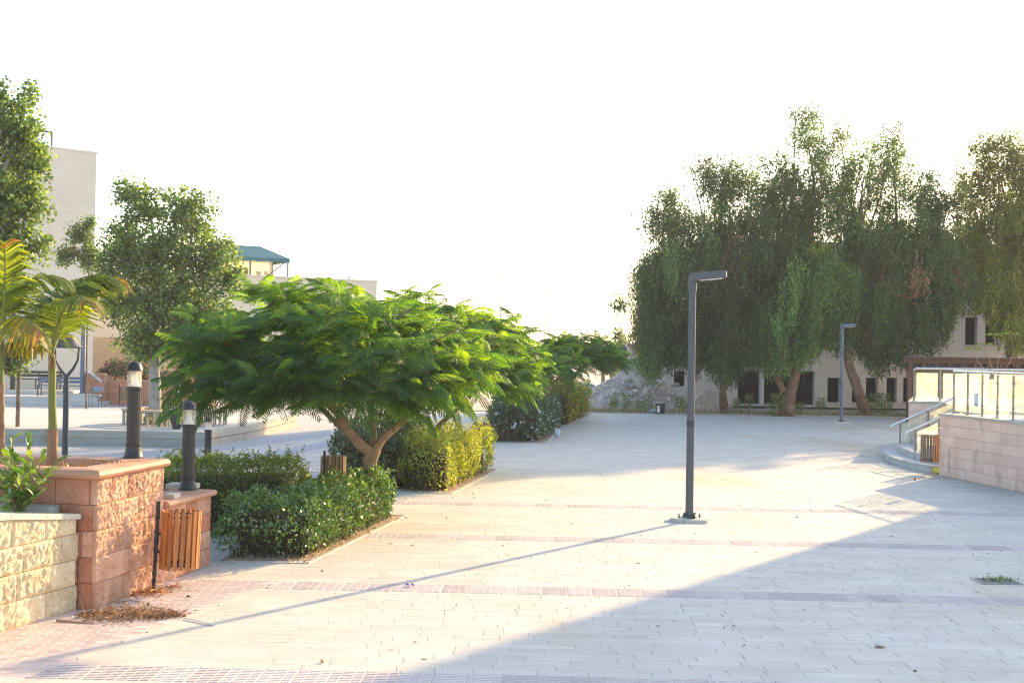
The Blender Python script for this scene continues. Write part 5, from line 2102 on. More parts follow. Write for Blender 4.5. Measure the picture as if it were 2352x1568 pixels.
for s, rr, hh, mt_, lb, nm in ((2.05, .12, .34, 'red_plastic', 'red plastic canister under the green roof shelter', 'canister'), (1.35, .14, .24, 'cream_cap', 'beige pot under the green roof shelter next to the canister', 'pot'), (.9, .14, .24, 'cream_cap', 'beige pot under the green roof shelter next to the brace', 'pot')):
    b = MB()
    p = g0 - e1 * s + nb_ * .9
    b.lathe([(0, 0), (rr * .75, 0), (rr, hh * .85), (rr * 1.05, hh), (rr * .9, hh), (rr * .8, hh * .9), (0, hh * .9)], 14, c=p + up(HL + .12))
    o = b.build(nm, M[mt_], smooth=True)
    tag(o, lb, nm)

# tall block at the picture edge
q0 = V(217, 600, 60)
e2_ = Vector((.738, .674, 0)).normalized()
Tc = Vector((q0.x, 60, 0))
tbd = root('tall_building', Tc, 'tall windowless cream stone block rising behind the poplars', 'building')
n2_ = Vector((-e2_.y, e2_.x, 0))
Ts = Tc - e2_ * 9
HB = V(217, 354, 60).z
mb = MB()
mb.slab([Ts + n2_ * .055, Tc + n2_ * .055, Tc + n2_ * 7, Ts + n2_ * 7], 0, HB - .01)
mb.build('wall_core', M['bldg_cream'], tbd)
Tm = Tc - e2_ * 3.4
stone_face(tbd, Tm, Tc, 4.6, HB, .5, (.8, 1.2), [M['bldg_cream']], 81)
mb = MB()
mb.slab([Ts, Tm - e2_ * .001, Tm + n2_ * .05 - e2_ * .001, Ts + n2_ * .05], 0, HB - .02)
mb.slab([Tm, Tc, Tc + n2_ * .05, Tm + n2_ * .05], 0, 4.598)
mb.build('wall', M['bldg_cream'], tbd)
mb = MB()
mb.slab([Ts - n2_ * .05, Tc - n2_ * .05 + e2_ * .05, Tc + n2_ * .3 + e2_ * .05, Ts + n2_ * .3], HB, HB + .1)
mb.build('coping', M['bldg_cream'], tbd)
rf = root('roof_frame', Tc - e2_ * 2.5 + up(HB), 'grey metal frame carrying a slanted panel on the tall building roof', 'roof frame')
pa = Tc - e2_ * 1.9 + n2_ * .6
for s in (0, 2.6):
    b = MB()
    b.tube([pa - e2_ * s + up(HB), pa - e2_ * s + up(HB + .85)], .05, 6)
    b.build('post', M['pole_grey'], rf)
b = MB()
b.bar(pa + up(HB + .85), pa - e2_ * 3.2 + up(HB + .85), .09, .09)
b.build('beam', M['pole_grey'], rf)
b = MB()
p_ = pa - e2_ * .5
b.hexa([p_ + up(HB + 1.0), p_ + n2_ * 1.5 + up(HB + 1.5), p_ - e2_ * 2.5 + n2_ * 1.5 + up(HB + 1.5), p_ - e2_ * 2.5 + up(HB + 1.0)] + [x + up(.05) for x in (p_ + up(HB + 1.0), p_ + n2_ * 1.5 + up(HB + 1.5), p_ - e2_ * 2.5 + n2_ * 1.5 + up(HB + 1.5), p_ - e2_ * 2.5 + up(HB + 1.0))])
b.build('panel', M['white'], rf)

# building beyond the picture whose corner shades the plaza
cbx = Vector((17.9, 31.2, 0))
cbd = root('corner_building', cbx, 'tall stone building just beside the terrace whose shadow falls across the plaza', 'building')
mb = MB()
ops_ = [(1.5 + 3.2 * i, 3.0 + 3.2 * i, 2.6 + 3.3 * j, 4.3 + 3.3 * j) for i in range(5) for j in range(3)]
face_cells(mb, cbx, Vector((1, 0, 0)), 18, 12.5, .4, ops_, TZW + .03)
mb.slab([cbx + Vector((.001, .401, 0)), cbx + Vector((.4, .401, 0)), cbx + Vector((.4, 5.5, 0)), cbx + Vector((.001, 5.5, 0))], TZW + .03, 12.5)
mb.slab([cbx + Vector((.401, 1.2, 0)), cbx + Vector((18, 1.2, 0)), cbx + Vector((18, 1.5, 0)), cbx + Vector((.401, 1.5, 0))], TZW + .03, 12.49)
mb.build('wall', M['clad_rose'], cbd)
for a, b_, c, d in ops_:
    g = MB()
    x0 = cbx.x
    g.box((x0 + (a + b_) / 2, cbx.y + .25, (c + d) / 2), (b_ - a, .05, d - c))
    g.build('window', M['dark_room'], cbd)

# ------------------------------------------------------------------ court furniture
plat = root('stage_platform', (V(300, 1000, 34).x, 34, 0), 'low concrete platform around the poplar with a stepped edge', 'platform')
c_r = G(470, 1026)
c_b = G(575, 1007)
l_ = Vector((-22, 32.6, 0))
poly = [l_, c_r, c_b, Vector((c_b.x + .3, 41, 0)), Vector((-22, 44, 0))]
cen = Vector((-13, 37, 0))
mb = MB()
mb.slab(poly, -.05, .17)
mb.build('lower_course', M['concrete'], plat)
mb = MB()
pin = [p + (cen - p).normalized() * .05 for p in poly]
mb.slab(pin, .171, .19)
mb.build('groove', M['mortar_cream'], plat)
mb = MB()
mb.slab(poly, .191, .36)
mb.build('upper_course', M['concrete'], plat)
mb = MB()
mb.slab([p + (cen - p).normalized() * .25 for p in poly], .3605, .366)
mb.build('platform_top', M['light_slab'], plat)
# ring bench
bc_ = Vector((pb0.x + .55, dp, .366))
rbn = root('ring_bench', bc_, 'low ring of wooden bench seats around the poplar trunk', 'bench')
nseg = 16
Ro, Ri = 1.42, 1.02
for i in range(nseg):
    a0, a1 = 2 * math.pi * i / nseg + .012, 2 * math.pi * (i + 1) / nseg - .012
    mb = MB()
    mb.slab([(bc_.x + r_ * math.cos(a), bc_.y + r_ * math.sin(a)) for r_, a in ((Ri, a0), (Ro, a0), (Ro, (a0 + a1) / 2), (Ro, a1), (Ri, a1), (Ri, (a0 + a1) / 2))], .75, .80)
    mb.build('seat_board', M['bench_wood'], rbn)
    am = (a0 + a1) / 2
    mb = MB()
    for da in (-.10, .10):
        for r_ in (Ri + .06, Ro - .06):
            mb.bar((bc_.x + r_ * math.cos(am + da), bc_.y + r_ * math.sin(am + da), .366), (bc_.x + r_ * math.cos(am + da), bc_.y + r_ * math.sin(am + da), .75), .045, .045)
        mb.bar((bc_.x + (Ri + .06) * math.cos(am + da), bc_.y + (Ri + .06) * math.sin(am + da), .73), (bc_.x + (Ro - .06) * math.cos(am + da), bc_.y + (Ro - .06) * math.sin(am + da), .73), .045, .04)
    mb.build('leg_frame', M['concrete'], rbn)
rng_ = np.random.default_rng(91)
n_ = 900
a = rng_.uniform(0, 6.28, n_)
rr = rng_.random(n_) ** .5 * .95
Pw = np.stack([bc_.x + rr * np.cos(a), bc_.y + rr * np.sin(a), .37 + rng_.random(n_) * .28 * (1 - rr * .4)], 1)
o = leaf_obj('ground_cover', Pw, unit(rng_.normal(0, .6, (n_, 3)) + [0, 0, .6]), rand_dir(n_, rng_), rng_.uniform(.06, .13, n_), rng_.uniform(.03, .06, n_), tint(n_, (.09, .13, .04), (.26, .22, .07), .4, .3, rng_), M['leaf'])
tag(o, 'low weeds growing inside the ring bench around the poplar', 'weeds', kind='stuff')
# floodlight on the platform
q_ = G(405, 985, .366)
fl_ = root('floodlight', q_, 'dark spotlight lying on the platform in front of the ring bench', 'floodlight')
b = MB()
b.tube([q_ + Vector((0, 0, .10)), q_ + Vector((-.08, .05, .22)), q_ + Vector((-.12, .08, .48))], [.10, .085, .13], 12)
b.build('body', M['black_iron'], fl_, smooth=True)
b = MB()
b.tube([q_ + Vector((.02, -.10, .10)), q_ + Vector((.02, .02, .10))], [.11, .11], 14)
b.build('lens_ring', M['black_iron'], fl_, smooth=True)
b = MB()
b.lathe([(0, 0), (.10, 0), (.10, .02), (.03, .03)], 12, c=q_)
b.build('foot', M['black_iron'], fl_)

# steps up to the far building
fs_ = root('entrance_steps', (V(100, 920, 53).x, 53, 0), 'broad low stone steps leading to the far building terrace', 'steps')
xr = V(236, 920, 53).x
for i, z in enumerate((.16, .32)):
    mb = MB()
    mb.slab([(-36, 52.6 + .45 * i), (xr - .28 * i, 52.6 + .45 * i), (xr - .28 * i, 62), (-36, 62)], z - .16 if i else -.02, z)
    mb.build('step', M['light_slab'], fs_)
mb = MB()
mb.slab([(-36, 55.2), (V(165, 900, 55).x, 55.2), (V(165, 900, 55).x, 62), (-36, 62)], .321, .50)
mb.build('step', M['light_slab'], fs_)
# red planter along the court's far side
rp = root('far_planter', (V(330, 900, 54).x, 54, 0), 'long red stone planter wall under the rose bushes beyond the court', 'planter')
xs0, xs1 = V(178, 900, 53.3).x, V(470, 900, 54).x
xm = V(233, 900, 53.3).x
for (x0, x1, y, h) in ((xs0, xm, 53.6, 1.25), (xm + .01, xs1, 54.0, .98)):
    mb = MB()
    mb.slab([(x0, y + .06), (x1, y + .06), (x1, y + 1.8), (x0, y + 1.8)], .0, h - .01)
    mb.build('wall_core', M['mortar_red'], rp)
    block_wall(rp, (x0, y, 0), (x1, y, 0), 0, h, .245, (.4, .7), [M['red_smooth']], flat=True, gap=.01, seed=93 + int(h * 10))
    mb = MB()
    mb.slab([(x0 - .04, y - .05), (x1 + .04, y - .05), (x1 + .04, y + .3), (x0 - .04, y + .3)], h, h + .07)
    mb.build('coping_stone', M['red_cap'], rp)
x0, x1 = V(400, 880, 56.5).x, V(470, 880, 56.5).x
mb = MB()
mb.slab([(x0, 56.5), (x1, 56.5), (x1, 57.5), (x0, 57.5)], 0, 1.55)
mb.slab([(x0 - .05, 56.45), (x1 + .05, 56.45), (x1 + .05, 57.5), (x0 - .05, 57.5)], 1.551, 1.62)
mb.build('raised_end', M['red_cap'], rp)
mb = MB()
mb.slab([(xs0 - .6, 53.1), (V(212, 905, 53).x, 53.1), (V(212, 905, 53).x, 53.58), (xs0 - .6, 53.58)], .321, .47)
o = mb.build('stone_plinth', M['cream_cap'])
tag(o, 'low cream plinth at the foot of the plain dark lamp post', 'plinth')
# rose bushes
for i, (x, y, rx, ry) in enumerate(((262, 848, 26, 26), (300, 845, 26, 28), (330, 858, 22, 22), (240, 862, 18, 18), (385, 868, 26, 20))):
    rngb = np.random.default_rng(200 + i)
    c_ = V(x, y, 55)
    k = 55 / F
    t = root('rose_bush', (c_.x, 55, .98), ('tallest rose bush above the weathered slatted bin', 'rose bush with pink flowers left of the poplar trunk' if False else 'rose bush with pink flowers next to the poplar trunk', 'small rose bush close behind the poplar trunk', 'low rose bush by the slanted sign', 'dark bush beyond the poplar trunk beside the raised planter end')[i], 'bush', 'rose bushes in the far planter')
    n_ = 900
    d = rand_dir(n_, rngb) * rngb.random((n_, 1)) ** .4
    P = np.array(c_) + d * np.array([rx * k, .5, ry * k])
    P[:, 2] = np.maximum(P[:, 2], .95)
    leaf_obj('foliage', P, unit(rngb.normal(0, 1, (n_, 3)) + [0, 0, -.2]), rand_dir(n_, rngb), rngb.uniform(.08, .15, n_), rngb.uniform(.05, .08, n_), tint(n_, (.035, .06, .025), (.07, .10, .04), .4, .3, rngb), M['leaf'], t)['kind'] = 'stuff'
    n_ = 14
    d = rand_dir(n_, rngb)
    d[:, 1] = -np.abs(d[:, 1])
    P = np.repeat(np.array(c_) + d * np.array([rx * k, .5, ry * k]), 5, 0)
    n_ = len(P)
    leaf_obj('flowers', P, rand_dir(n_, rngb), rand_dir(n_, rngb), np.full(n_, .11), np.full(n_, .09), tint(n_, (.55, .12, .14), (.6, .25, .25), .5, .2, rngb), M['flower'], t)['kind'] = 'stuff'
# school chair with writing arm
q_ = Vector((V(219, 918, 52).x, 52.0, 0))
ch = root('school_chair', q_, 'blue grey plastic school chair with a writing arm at the court edge', 'chair')
b = MB()
b.box(q_ + Vector((0, 0, .45)), (.44, .42, .035))
b.build('seat', M['blue_plastic'], ch)
b = MB()
b.box(q_ + Vector((0, .21, .70)), (.44, .03, .22))
b.build('backrest', M['blue_plastic'], ch)
b = MB()
b.box(q_ + Vector((-.30, -.05, .66)), (.24, .34, .025))
b.build('writing_arm', M['black_iron'], ch)
for sx in (-1, 1):
    for sy in (-1, 1):
        b = MB()
        b.tube([q_ + Vector((sx * .20, sy * .2, 0)), q_ + Vector((sx * .19, sy * .19, .45 if sy < 0 else .78))], .016, 6)
        b.build('leg', M['pole_blue'], ch, smooth=True)
# slanted information stand
q_ = Vector((V(212, 885, 52.9).x, 53.1, .16))
ib = root('info_stand', q_, 'slanted information stand on two thin legs behind the school chair', 'sign')
for s in (-.0, .4):
    b = MB()
    b.tube([q_ + Vector((s - .2, s * .3, -.1)), q_ + Vector((s - .2, s * .3, 1.2 - s * .9))], .022, 6)
    b.build('leg', M['red_cap'], ib)
b = MB()
b.hexa([q_ + Vector(v) for v in ((-.3, -.2, 1.25), (.33, -.2, .80), (.33, .25, .80), (-.3, .25, 1.25), (-.3, -.2, 1.29), (.33, -.2, .84), (.33, .25, .84), (-.3, .25, 1.29))])
b.build('panel', M['pole_blue'], ib)
# long dark benches
def bench(xp, y, z, L, label, mat_):
    c_ = Vector((V(xp, 870, y).x, y, z))
    t = root('bench', c_, label, 'bench', 'dark benches at the far building')
    for k in range(3):
        b = MB()
        b.box(c_ + Vector((0, -.2 + .14 * k, .44)), (L, .11, .035))
        b.build('seat_slat', mat_, t)
    for k in range(2):
        b = MB()
        b.box(c_ + Vector((0, .2, .60 + .15 * k)), (L, .03, .11))
        b.build('back_slat', mat_, t)
    for s in (-.45, 0, .45):
        b = MB()
        b.bar(c_ + Vector((s * L, -.2, 0)), c_ + Vector((s * L, -.2, .42)), .05, .05)
        b.bar(c_ + Vector((s * L, .2, 0)), c_ + Vector((s * L, .22, .80)), .05, .05)
        b.bar(c_ + Vector((s * L, -.22, .40)), c_ + Vector((s * L, .2, .40)), .05, .04)
        b.build('leg_frame', M['black_iron'], t)


bench(86, 57, .5, 2.1, 'long dark bench with a slatted back seen between the palm stems', M['black_iron'])
bench(150, 54.2, .32, 2.4, 'blue grey bench standing in front of the cream pilaster by the lantern post', M['pole_blue'])

# ------------------------------------------------------------------ far end of the plaza
kb = MB()
kb.slab([(-3.4, 53.25), (40, 54.15), (40, 54.35), (-3.4, 53.45)], -.09, .03)
o = kb.build('kerb', M['concrete'])
tag(o, kind='structure')
# rubble heap
rr_ = np.random.default_rng(101)


def heap(name, label, cx, cy, rx, ry, h, n, seed, rough=.12):
    rng = np.random.default_rng(seed)
    g_ = 44
    xs, ys = np.linspace(-1, 1, g_), np.linspace(-1, 1, g_)
    X, Y = np.meshgrid(xs, ys, indexing='ij')
    r_ = np.sqrt(X ** 2 + Y ** 2)
    Z = np.clip(1 - r_ ** 1.15, -.03, 1) * (1 + .18 * np.sin(X * 4 + seed) * np.cos(Y * 5)) + rng.normal(0, rough * .18, X.shape) * (r_ < 1)
    vs = np.stack([cx + X * rx, cy + Y * ry, Z * h - .06], -1).reshape(-1, 3)
    idx = np.arange(g_ * g_).reshape(g_, g_)
    fs = np.stack([idx[:-1, :-1], idx[1:, :-1], idx[1:, 1:], idx[:-1, 1:]], -1).reshape(-1, 4)
    t = root(name, (cx, cy, 0), label, 'rubble heap')
    np_obj('heap', vs, fs, None, M['rubble'], t)
    mb = MB()
    for i in range(n):
        a, q = rng.uniform(0, 6.28), rng.random() ** .6
        x, y = q * math.cos(a), q * math.sin(a)
        z = max(0, 1 - q ** 1.15) * h * .97
        s = rng.uniform(.035, .12) * (2.2 if rng.random() < .07 else 1) * (1 + rough)
        Mx = Matrix.Rotation(rng.uniform(0, 6), 3, 'X') @ Matrix.Rotation(rng.uniform(0, 6), 3, 'Z')
        mb.box((cx + x * rx, cy + y * ry, z + s * .15), (s * rng.uniform(.7, 1.6), s, s * rng.uniform(.5, 1)), M=Mx, mi=0 if rng.random() < .6 else 1)
    o = mb.build('stones', [M['rubble'], M['rock_grey']], t)
    o['kind'] = 'stuff'
    return t


p_ = V(1490, 925, 60)
heap('rubble_heap', 'large pinkish rubble heap before the unfinished building', V(1455, 925, 60).x, 60, 3.1, 2.6, 1.85, 700, 102)
p_ = V(1395, 925, 62)
heap('rubble_heap', 'lower rubble heap reaching behind the yellow flowered bed', V(1345, 925, 61.5).x, 61.5, 2.4, 2.0, 1.05, 220, 105)
p_ = V(1625, 925, 58)
heap('block_heap', 'small heap of broken grey blocks next to the slim pepper trunk', p_.x, 58.6, 1.3, .9, .85, 130, 103, .9)
for (x, y, s, lb) in ((1517, 878, .42, 'tan boulder lying high on the large rubble heap'), (1551, 883, .30, 'pale grey boulder on the slope of the rubble heap by the doorway'), (1440, 872, .35, 'light boulder near the top of the rubble heap')):
    c_ = V(x, y, 58.6)
    v, f = [], []
    bmv = MB()
    import bmesh
    bm2 = bmesh.new()
    bmesh.ops.create_icosphere(bm2, subdivisions=2, radius=1)
    for vv in bm2.verts:
        k = 1 + R.uniform(-.22, .22)
        vv.co = Vector((vv.co.x * s * .6 * k, vv.co.y * s * .5 * k, vv.co.z * s * .38 * k)) 
    me = bpy.data.meshes.new('boulder')
    bm2.to_mesh(me)
    bm2.free()
    me.materials.append(M['cream_cap' if s > .4 else 'rock_grey'])
    o = bpy.data.objects.new('boulder', me)
    o.location = c_
    link(o)
    tag(o, lb, 'boulder')
# wheeled bin
q_ = G(1516, 951)
wb = root('wheeled_bin', q_, 'black wheeled rubbish bin with a white sticker at the far plaza edge', 'rubbish bin')
b = MB()
b.hexa([q_ + Vector(v) for v in ((-.16, -.15, .05), (.16, -.15, .05), (.16, .16, .05), (-.16, .16, .05), (-.19, -.19, .42), (.19, -.19, .42), (.19, .19, .42), (-.19, .19, .42))])
b.build('body', M['bin_plastic'], wb)
b = MB()
b.box(q_ + Vector((0, 0, .44)), (.43, .43, .045))
b.build('rim', M['bin_plastic'], wb)
for s in (-1, 1):
    b = MB()
    b.tube([q_ + Vector((s * .13, .14, .05)), q_ + Vector((s * .17, .14, .05))], .05, 10)
    b.build('wheel', M['bin_plastic'], wb)
b = MB()
b.hexa([q_ + Vector(v) for v in ((-.15, -.178, .10), (-.03, -.178, .10), (-.03, -.176, .10), (-.15, -.176, .10), (-.15, -.199, .36), (-.03, -.199, .36), (-.03, -.19, .36), (-.15, -.19, .36))])
b.build('sticker', M['white'], wb)
b = MB()
cc_ = q_ + Vector((-.09, -.197, .28))
b.tube([cc_ + Vector((.038 * math.cos(a_), -.0015, .038 * math.sin(a_))) for a_ in np.linspace(0, 6.283, 17)], .006, 4, cap=False)
b.build('emblem', M['sticker_blue'], wb)
wrp = G(1500, 948)
b = MB()
vs = []
for i in range(26):
    a = i * 2.4
    vs.append((wrp.x + R.uniform(.03, .16) * math.cos(a), wrp.y + .1 * math.sin(a), R.uniform(.0, .14)))
def crumple(name, c_, sx, sy, sz, mt_, label, cat, seed):
    rng = np.random.default_rng(seed)
    bm2 = bmesh.new()
    bmesh.ops.create_icosphere(bm2, subdivisions=2, radius=1)
    for vv in bm2.verts:
        k = rng.uniform(.6, 1.15)
        vv.co = Vector((vv.co.x * sx * k, vv.co.y * sy * k, max(0, (vv.co.z * .5 + .5)) * sz * k))
    me = bpy.data.meshes.new(name)
    bm2.to_mesh(me)
    bm2.free()
    me.materials.append(mt_)
    o = bpy.data.objects.new(name, me)
    o.location = c_
    link(o)
    return tag(o, label, cat)


crumple('plastic_bag', wrp, .17, .1, .17, M['blue_bag'], 'pale blue plastic bag beside the wheeled bin', 'bag', 1)
crumple('plastic_bag', G(1279, 1003), .10, .10, .26, M['white_bag'], 'crumpled white plastic bag at the corner of the jasmine hedge', 'bag', 2)
crumple('crumpled_cup', G(1226, 1014), .08, .05, .07, M['white_bag'], 'crushed white cup lying at the foot of the jasmine hedge', 'litter', 3)
crumple('yellow_bag', G(2158, 1089) + Vector((-.03, .08, 0)), .13, .08, .15, M['yellow_bag'], 'yellow green plastic bag at the foot of the ashtray bin', 'bag', 4)
crumple('bottle_cap', G(2102, 1102), .035, .035, .05, M['red_plastic'], 'small red scrap lying in the shade before the curved steps', 'litter', 5)
crumple('paper_scrap', G(1830, 1188), .03, .03, .03, M['white_bag'], 'tiny white scrap on the sunlit plaza beyond the lamp', 'litter', 6)
crumple('paper_scrap', G(968, 1118), .05, .04, .035, M['white_bag'], 'white scrap at the corner of the bushy yellow green hedge', 'litter', 7)
# violet blue ribbon
q_ = G(941, 1347)
rbb = root('ribbon', q_, 'small violet blue foil bow lying on the sunlit paving', 'litter')
b = MB()
for s in (-1, 1):
    b.add([q_ + Vector(v) for v in ((s * .005, 0, .02), (s * .035, -.02, .05), (s * .045, .01, .012), (s * .02, .03, .03))], [(0, 1, 2), (0, 2, 3)])
b.build('wings', M['ribbon'], rbb)
b = MB()
b.box(q_ + Vector((0, 0, .018)), (.012, .03, .03), .4)
b.build('knot', M['white_bag'], rbb)
# drinking straw
q_, e_ = G(425, 1421), G(492, 1437)
b = MB()
b.tube([q_ + up(.012), e_ + up(.008)], .007, 8)
o = b.build('plastic_tube', M['white'], smooth=True)
tag(o, 'thin white plastic tube lying by the dry leaf heap', 'litter')
# manhole grate with weeds
c_ = G(2290, 1335)
gr = root('drain_grate', c_, 'square drain grate with weeds sprouting in the shaded paving', 'drain')
b = MB()
b.box(c_ + up(.006), (.48, .38, .008))
b.build('frame', M['concrete'], gr)
b = MB()
for k in range(9):
    b.box(c_ + Vector((-.184 + .046 * k, 0, .013)), (.024, .31, .006))
b.build('bars', M['grate'], gr)
n_ = 60
rg = np.random.default_rng(8)
P = np.array(c_) + np.concatenate([rg.normal(0, .09, (n_, 1)) + .03, rg.normal(0, .06, (n_, 1)), np.full((n_, 1), .012)], 1)
leaf_obj('weeds', P, unit(rg.normal(0, .5, (n_, 3)) + [0, 0, .8]), rand_dir(n_, rg), rg.uniform(.03, .08, n_), rg.uniform(.012, .025, n_), tint(n_, (.10, .16, .05), (.18, .22, .06), .5, .3, rg), M['leaf'], gr)['kind'] = 'stuff'

# dry leaf heap by the wall
rg = np.random.default_rng(18)
n_ = 3000
cA, cB = G(190, 1415), G(415, 1415)
s = rg.random(n_)
wid = .05 + .10 * np.sin(np.pi * np.clip(s * 1.1, 0, 1))
P = np.array(cA) * (1 - s[:, None]) + np.array(cB) * s[:, None]
P[:, 1] += rg.normal(0, 1, n_) * wid * 1.2
P[:, 0] += rg.normal(0, .03, n_)
P[:, 2] = np.abs(rg.normal(0, 1, n_)) * wid * .20 + .01
D = unit(rg.normal(0, 1, (n_, 3)) * [1, 1, .35])
o = leaf_obj('dry_leaves', P, D, unit(rg.normal(0, .4, (n_, 3)) + [0, 0, 1]), rg.uniform(.02, .085, n_), rg.uniform(.004, .018, n_), tint(n_, (.20, .11, .055), (.40, .26, .14), .5, .4, rg), M['dry'])
tag(o, 'heap of dry brown leaves and twigs swept against the planter corner', 'leaves', kind='stuff')
b = MB()
b.tube([G(190, 1425, .02), G(260, 1412, .05), G(330, 1400, .06)], [.008, .007, .004], 5)
b.tube([G(130, 1424, .02), G(170, 1428, .015), G(215, 1432, .01)], [.014, .012, .008], 5)
b.tube([G(250, 1385, .02), G(300, 1378, .03), G(345, 1385, .02)], [.006, .005, .003], 5)
o = b.build('twigs', M['bark_tan'])
tag(o, 'dry twigs lying across the brown leaf heap', 'twigs', kind='stuff')
# leaves by the orange bin and scattered litter
n_ = 260
P = np.array(G(335, 1365)) + rg.normal(0, 1, (n_, 3)) * [.12, .10, 0]
P = np.concatenate([P, np.array(G(400, 1352)) + rg.normal(0, 1, (60, 3)) * [.06, .05, 0]])
P[:, 2] = np.abs(rg.normal(.02, .015, len(P)))
n_ = len(P)
o = leaf_obj('dry_leaves', P, unit(rg.normal(0, 1, (n_, 3)) * [1, 1, .4]), unit(rg.normal(0, .4, (n_, 3)) + [0, 0, 1]), rg.uniform(.03, .07, n_), rg.uniform(.012, .03, n_), tint(n_, (.34, .13, .05), (.42, .24, .1), .5, .35, rg), M['dry'])
tag(o, 'dry reddish leaves gathered at the post foot of the orange bin', 'leaves', kind='stuff')
n_ = 420
yy = rg.uniform(10, 50, n_)
xx = rg.uniform(-.16, .40, n_) * yy
xx = np.minimum(xx, 8.9)
P = np.stack([xx, yy, np.full(n_, .008)], 1)
o = leaf_obj('scattered_leaves', P, unit(rg.normal(0, 1, (n_, 3)) * [1, 1, .25]), unit(rg.normal(0, .3, (n_, 3)) + [0, 0, 1]), rg.uniform(.03, .075, n_), rg.uniform(.015, .03, n_), tint(n_, (.16, .11, .06), (.26, .18, .09), .5, .4, rg), M['dry'])
tag(o, 'scattered dry leaves over the plaza paving', 'leaves', kind='stuff')
q_ = G(2020, 1486)
crumple('dry_leaf', q_, .05, .03, .02, M['bark_tan'], 'curled brown leaf lying alone on the shaded paving before the camera', 'leaf', 9)
crumple('dark_clod', G(432, 1372), .02, .02, .03, M['black_iron'], 'small black scrap on the pink brick band near the orange bin', 'litter', 10)
# pine debris on the planter cap
n_ = 50
P = np.array(G(243, 1062, TZ + .09)) + rg.normal(0, 1, (n_, 3)) * [.08, .05, .0]
P[:, 2] += np.abs(rg.normal(0, .01, n_))
o = leaf_obj('dead_flowers', P, unit(rg.normal(0, 1, (n_, 3)) * [1, 1, .5]), rand_dir(n_, rg), rg.uniform(.02, .06, n_), rg.uniform(.01, .02, n_), tint(n_, (.10, .05, .03), (.30, .20, .10), .4, .4, rg), M['dry'])
tag(o, 'withered flower heads lying on the cap of the tall planter', 'leaves', kind='stuff')

# dry grass and weeds at the plaza end
n_ = 5200
xx = rg.uniform(3.2, 19.5, n_)
P = np.stack([xx, 53.75 + xx * .02 + np.abs(rg.normal(0, .8, n_)), np.full(n_, -.09)], 1)
o = leaf_obj('dry_grass', P, unit(rg.normal(0, .35, (n_, 3)) + [0, 0, 1]), rand_dir(n_, rg), rg.uniform(.12, .38, n_), rg.uniform(.02, .035, n_), tint(n_, (.34, .26, .14), (.22, .22, .09), .35, .3, rg), M['dry'])
tag(o, 'strip of dry grass along the far plaza kerb', 'grass', kind='stuff')
WG = 'weeds at the far plaza edge'
wl_ = [(1345, 925, 60, 'pale weed by the end of the yellow flowered bed'), (1410, 925, 56.5, 'weed before the lower rubble heap'), (1438, 915, 56.8, 'tallest leafy weed before the large rubble heap'), (1470, 935, 56, 'thin weed before the middle of the rubble heap'), (1490, 920, 57, 'bushy weed just behind the wheeled bin'),
       (1562, 935, 55.4, 'green weed between the wheeled bin and the near lamp pole'), (1572, 920, 56.3, 'pale weed behind the near lamp pole'), (1692, 930, 54.6, 'dark bushy weed next to the slim pepper trunk'), (1720, 925, 60, 'weed inside the wide empty opening'),
       (1838, 945, 55.2, 'grey weed beside the split pepper trunk'), (2030, 925, 55, 'tall green sucker growth at the slanting trunk'), (2010, 920, 55.6, 'leafy sucker growth behind the slanting trunk'), (1785, 930, 53.2, 'leafy suckers at the foot of the split trunk'), (1885, 940, 57, 'small weed along the unfinished building wall')]
for i, (x, y, d, lb) in enumerate(wl_):
    rngw = np.random.default_rng(300 + i)
    big = i in (10, 11, 12)
    h = 1.0 if big else rngw.uniform(.45, .85)
    c_ = V(x, y, d)
    t = root('weed', (c_.x, d, -.08), lb, 'weed', WG)
    n_ = 520 if big else 200
    u_ = rngw.random(n_)
    a = rngw.uniform(0, 6.28, n_)
    rad = (.45 if big else .22) * (1 - u_ * .6) * rngw.random(n_) ** .5
    P = np.stack([c_.x + rad * np.cos(a), d + rad * np.sin(a), -.05 + u_ * h], 1)
    leaf_obj('leaves', P, unit(np.stack([np.cos(a), np.sin(a), rngw.normal(.2, .4, n_)], 1)), unit(rngw.normal(0, .5, (n_, 3)) + [0, 0, 1]), rngw.uniform(.10, .2, n_), rngw.uniform(.03, .06, n_), tint(n_, (.10, .17, .06), (.17, .25, .07), .4, .25, rngw), M['leaf'], t)['kind'] = 'stuff'
    b = MB()
    for k in range(6):
        a_ = rngw.uniform(0, 6.28)
        b.tube([(c_.x, d, -.1), (c_.x + .15 * math.cos(a_), d + .15 * math.sin(a_), h * .85)], [.012, .005], 4, cap=False)
    b.build('stems', M['bark_tan'], t)
# young plant beyond the railing (thin bare stems with feathery top)
q_ = Vector((V(2270, 950, 44).x, 44, 0))
yt = root('sapling', q_, 'thin bare stemmed sapling with feathery tips behind the terrace railing', 'sapling')
b = MB()
for e_ in ((2283, 768), (2320, 765), (2262, 790), (2235, 800)):
    b.tube([q_, V(2290, 880, 44), V(e_[0] + 10, (e_[1] + 860) / 2, 44), V(*e_, 44)], [.018, .015, .012, .008], 5)
b.build('stems', M['bark_tan'], yt)
V_, F_, C_, nb_ = [], [], [], 0
for e_ in ((2283, 768), (2320, 765), (2262, 790), (2235, 800)):
    for k in range(5):
        a = k * 1.26 + R.random()
        Rm = frame([math.cos(a), math.sin(a), .2], [0, 0, 1])
        v, f = FROND[k % 8]
        V_.append((v * .34) @ Rm.T + np.array(V(*e_, 44)))
        F_.append(f + nb_)
        C_.append(np.tile([.14, .22, .03], (len(v), 1)))
        nb_ += len(v)
np_obj('foliage', np.concatenate(V_), np.concatenate(F_), np.concatenate(C_), M['leaf_fern'], yt)['kind'] = 'stuff'

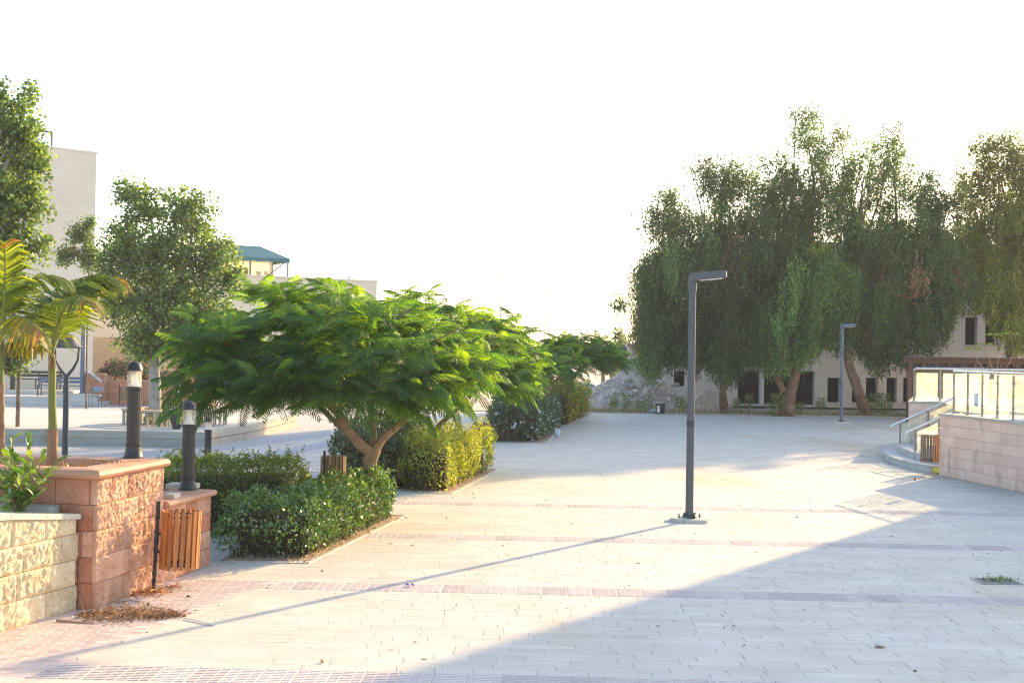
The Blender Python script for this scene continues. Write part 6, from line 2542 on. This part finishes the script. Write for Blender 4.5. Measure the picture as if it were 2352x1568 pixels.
# far conifers, slim poplars and masts
for i, (x, y, rx, ry, d, lb) in enumerate(((1430, 800, 22, 45, 85, 'dark far pine showing beside the weeping crown'), (1385, 800, 22, 32, 95, 'far pine rising behind the flame tree group'), (1405, 830, 30, 30, 90, 'low far bush between the two distant pines'))):
    bl_ = px_blobs([(x, y, rx * .7, ry * .8), (x - 6, y - ry * .5, rx * .4, ry * .4), (x + 5, y + ry * .4, rx, ry * .5)], d)
    c_ = V(x, 900, d)
    broad_tree('pine_tree', lb, bl_, (c_.x, d, 0), ([Vector((c_.x, d, 0)), V(x, y + ry * .3, d), V(x, y - ry * .4, d)], [.16, .12, .05]), [], 30, 1300, .20, .5, (.08, .11, .06), (.12, .15, .075), M['bark_brown'], 400 + i, 'far pines')  # leaf colours lightened to paint in the paleness of distance
for i, (x, y0) in enumerate(((1195, 750), (1165, 768), (1182, 775))):
    d = 120
    bl_ = px_blobs([(x, y0 + 15, 6, 14), (x, y0 + 40, 8, 18)], d)
    c_ = V(x, 850, d)
    broad_tree('slim_tree', ('tallest slim far tree above the flame tree shoulder', 'slim far tree nearest the tall light mast', 'shortest slim far tree of the three')[i], bl_, (c_.x, d, 0), ([Vector((c_.x, d, 0)), V(x, y0 + 40, d), V(x, y0, d)], [.12, .08, .03]), [], 14, 260, .22, .4, (.10, .12, .07), (.14, .15, .08), M['bark_grey'], 420 + i, 'slim far trees')
for i, (x, y, d, r_, lb) in enumerate(((1151, 635, 170, .07, 'tallest far floodlight mast above the flame tree'), (1252, 668, 230, .07, 'thin far floodlight mast in the middle'), (1283, 708, 260, .07, 'shortest far floodlight mast next to the small flame trees'))):
    p_ = V(x, y, d)
    t = root('light_mast', (p_.x, d, 0), lb, 'light mast', 'far floodlight masts')
    b = MB()
    b.tube([(p_.x, d, 0), (p_.x, d, p_.z)], [r_ * 1.3, r_ * .7], 6)
    b.build('mast', M['pole_grey'], t)
    b = MB()
    b.box((p_.x, d, p_.z), (1.3, .3, .14))
    b.build('lamp_head', M['pole_grey'], t)

# ------------------------------------------------------------------ air
HAZE = 0.0007
hb_ = MB()
hb_.box((0, 730, 7.3), (1240, 1600, 17.0))
hm = bpy.data.materials.new('haze')
hm.use_nodes = True
hn = hm.node_tree
hn.nodes.remove(hn.nodes['Principled BSDF'])
pv = hn.nodes.new('ShaderNodeVolumePrincipled')
pv.inputs['Color'].default_value = (.96, .97, 1, 1)
pv.inputs['Density'].default_value = HAZE
pv.inputs['Anisotropy'].default_value = .1
hn.links.new(pv.outputs[0], hn.nodes['Material Output'].inputs['Volume'])
o = hb_.build('haze', hm)
tag(o, kind='stuff')
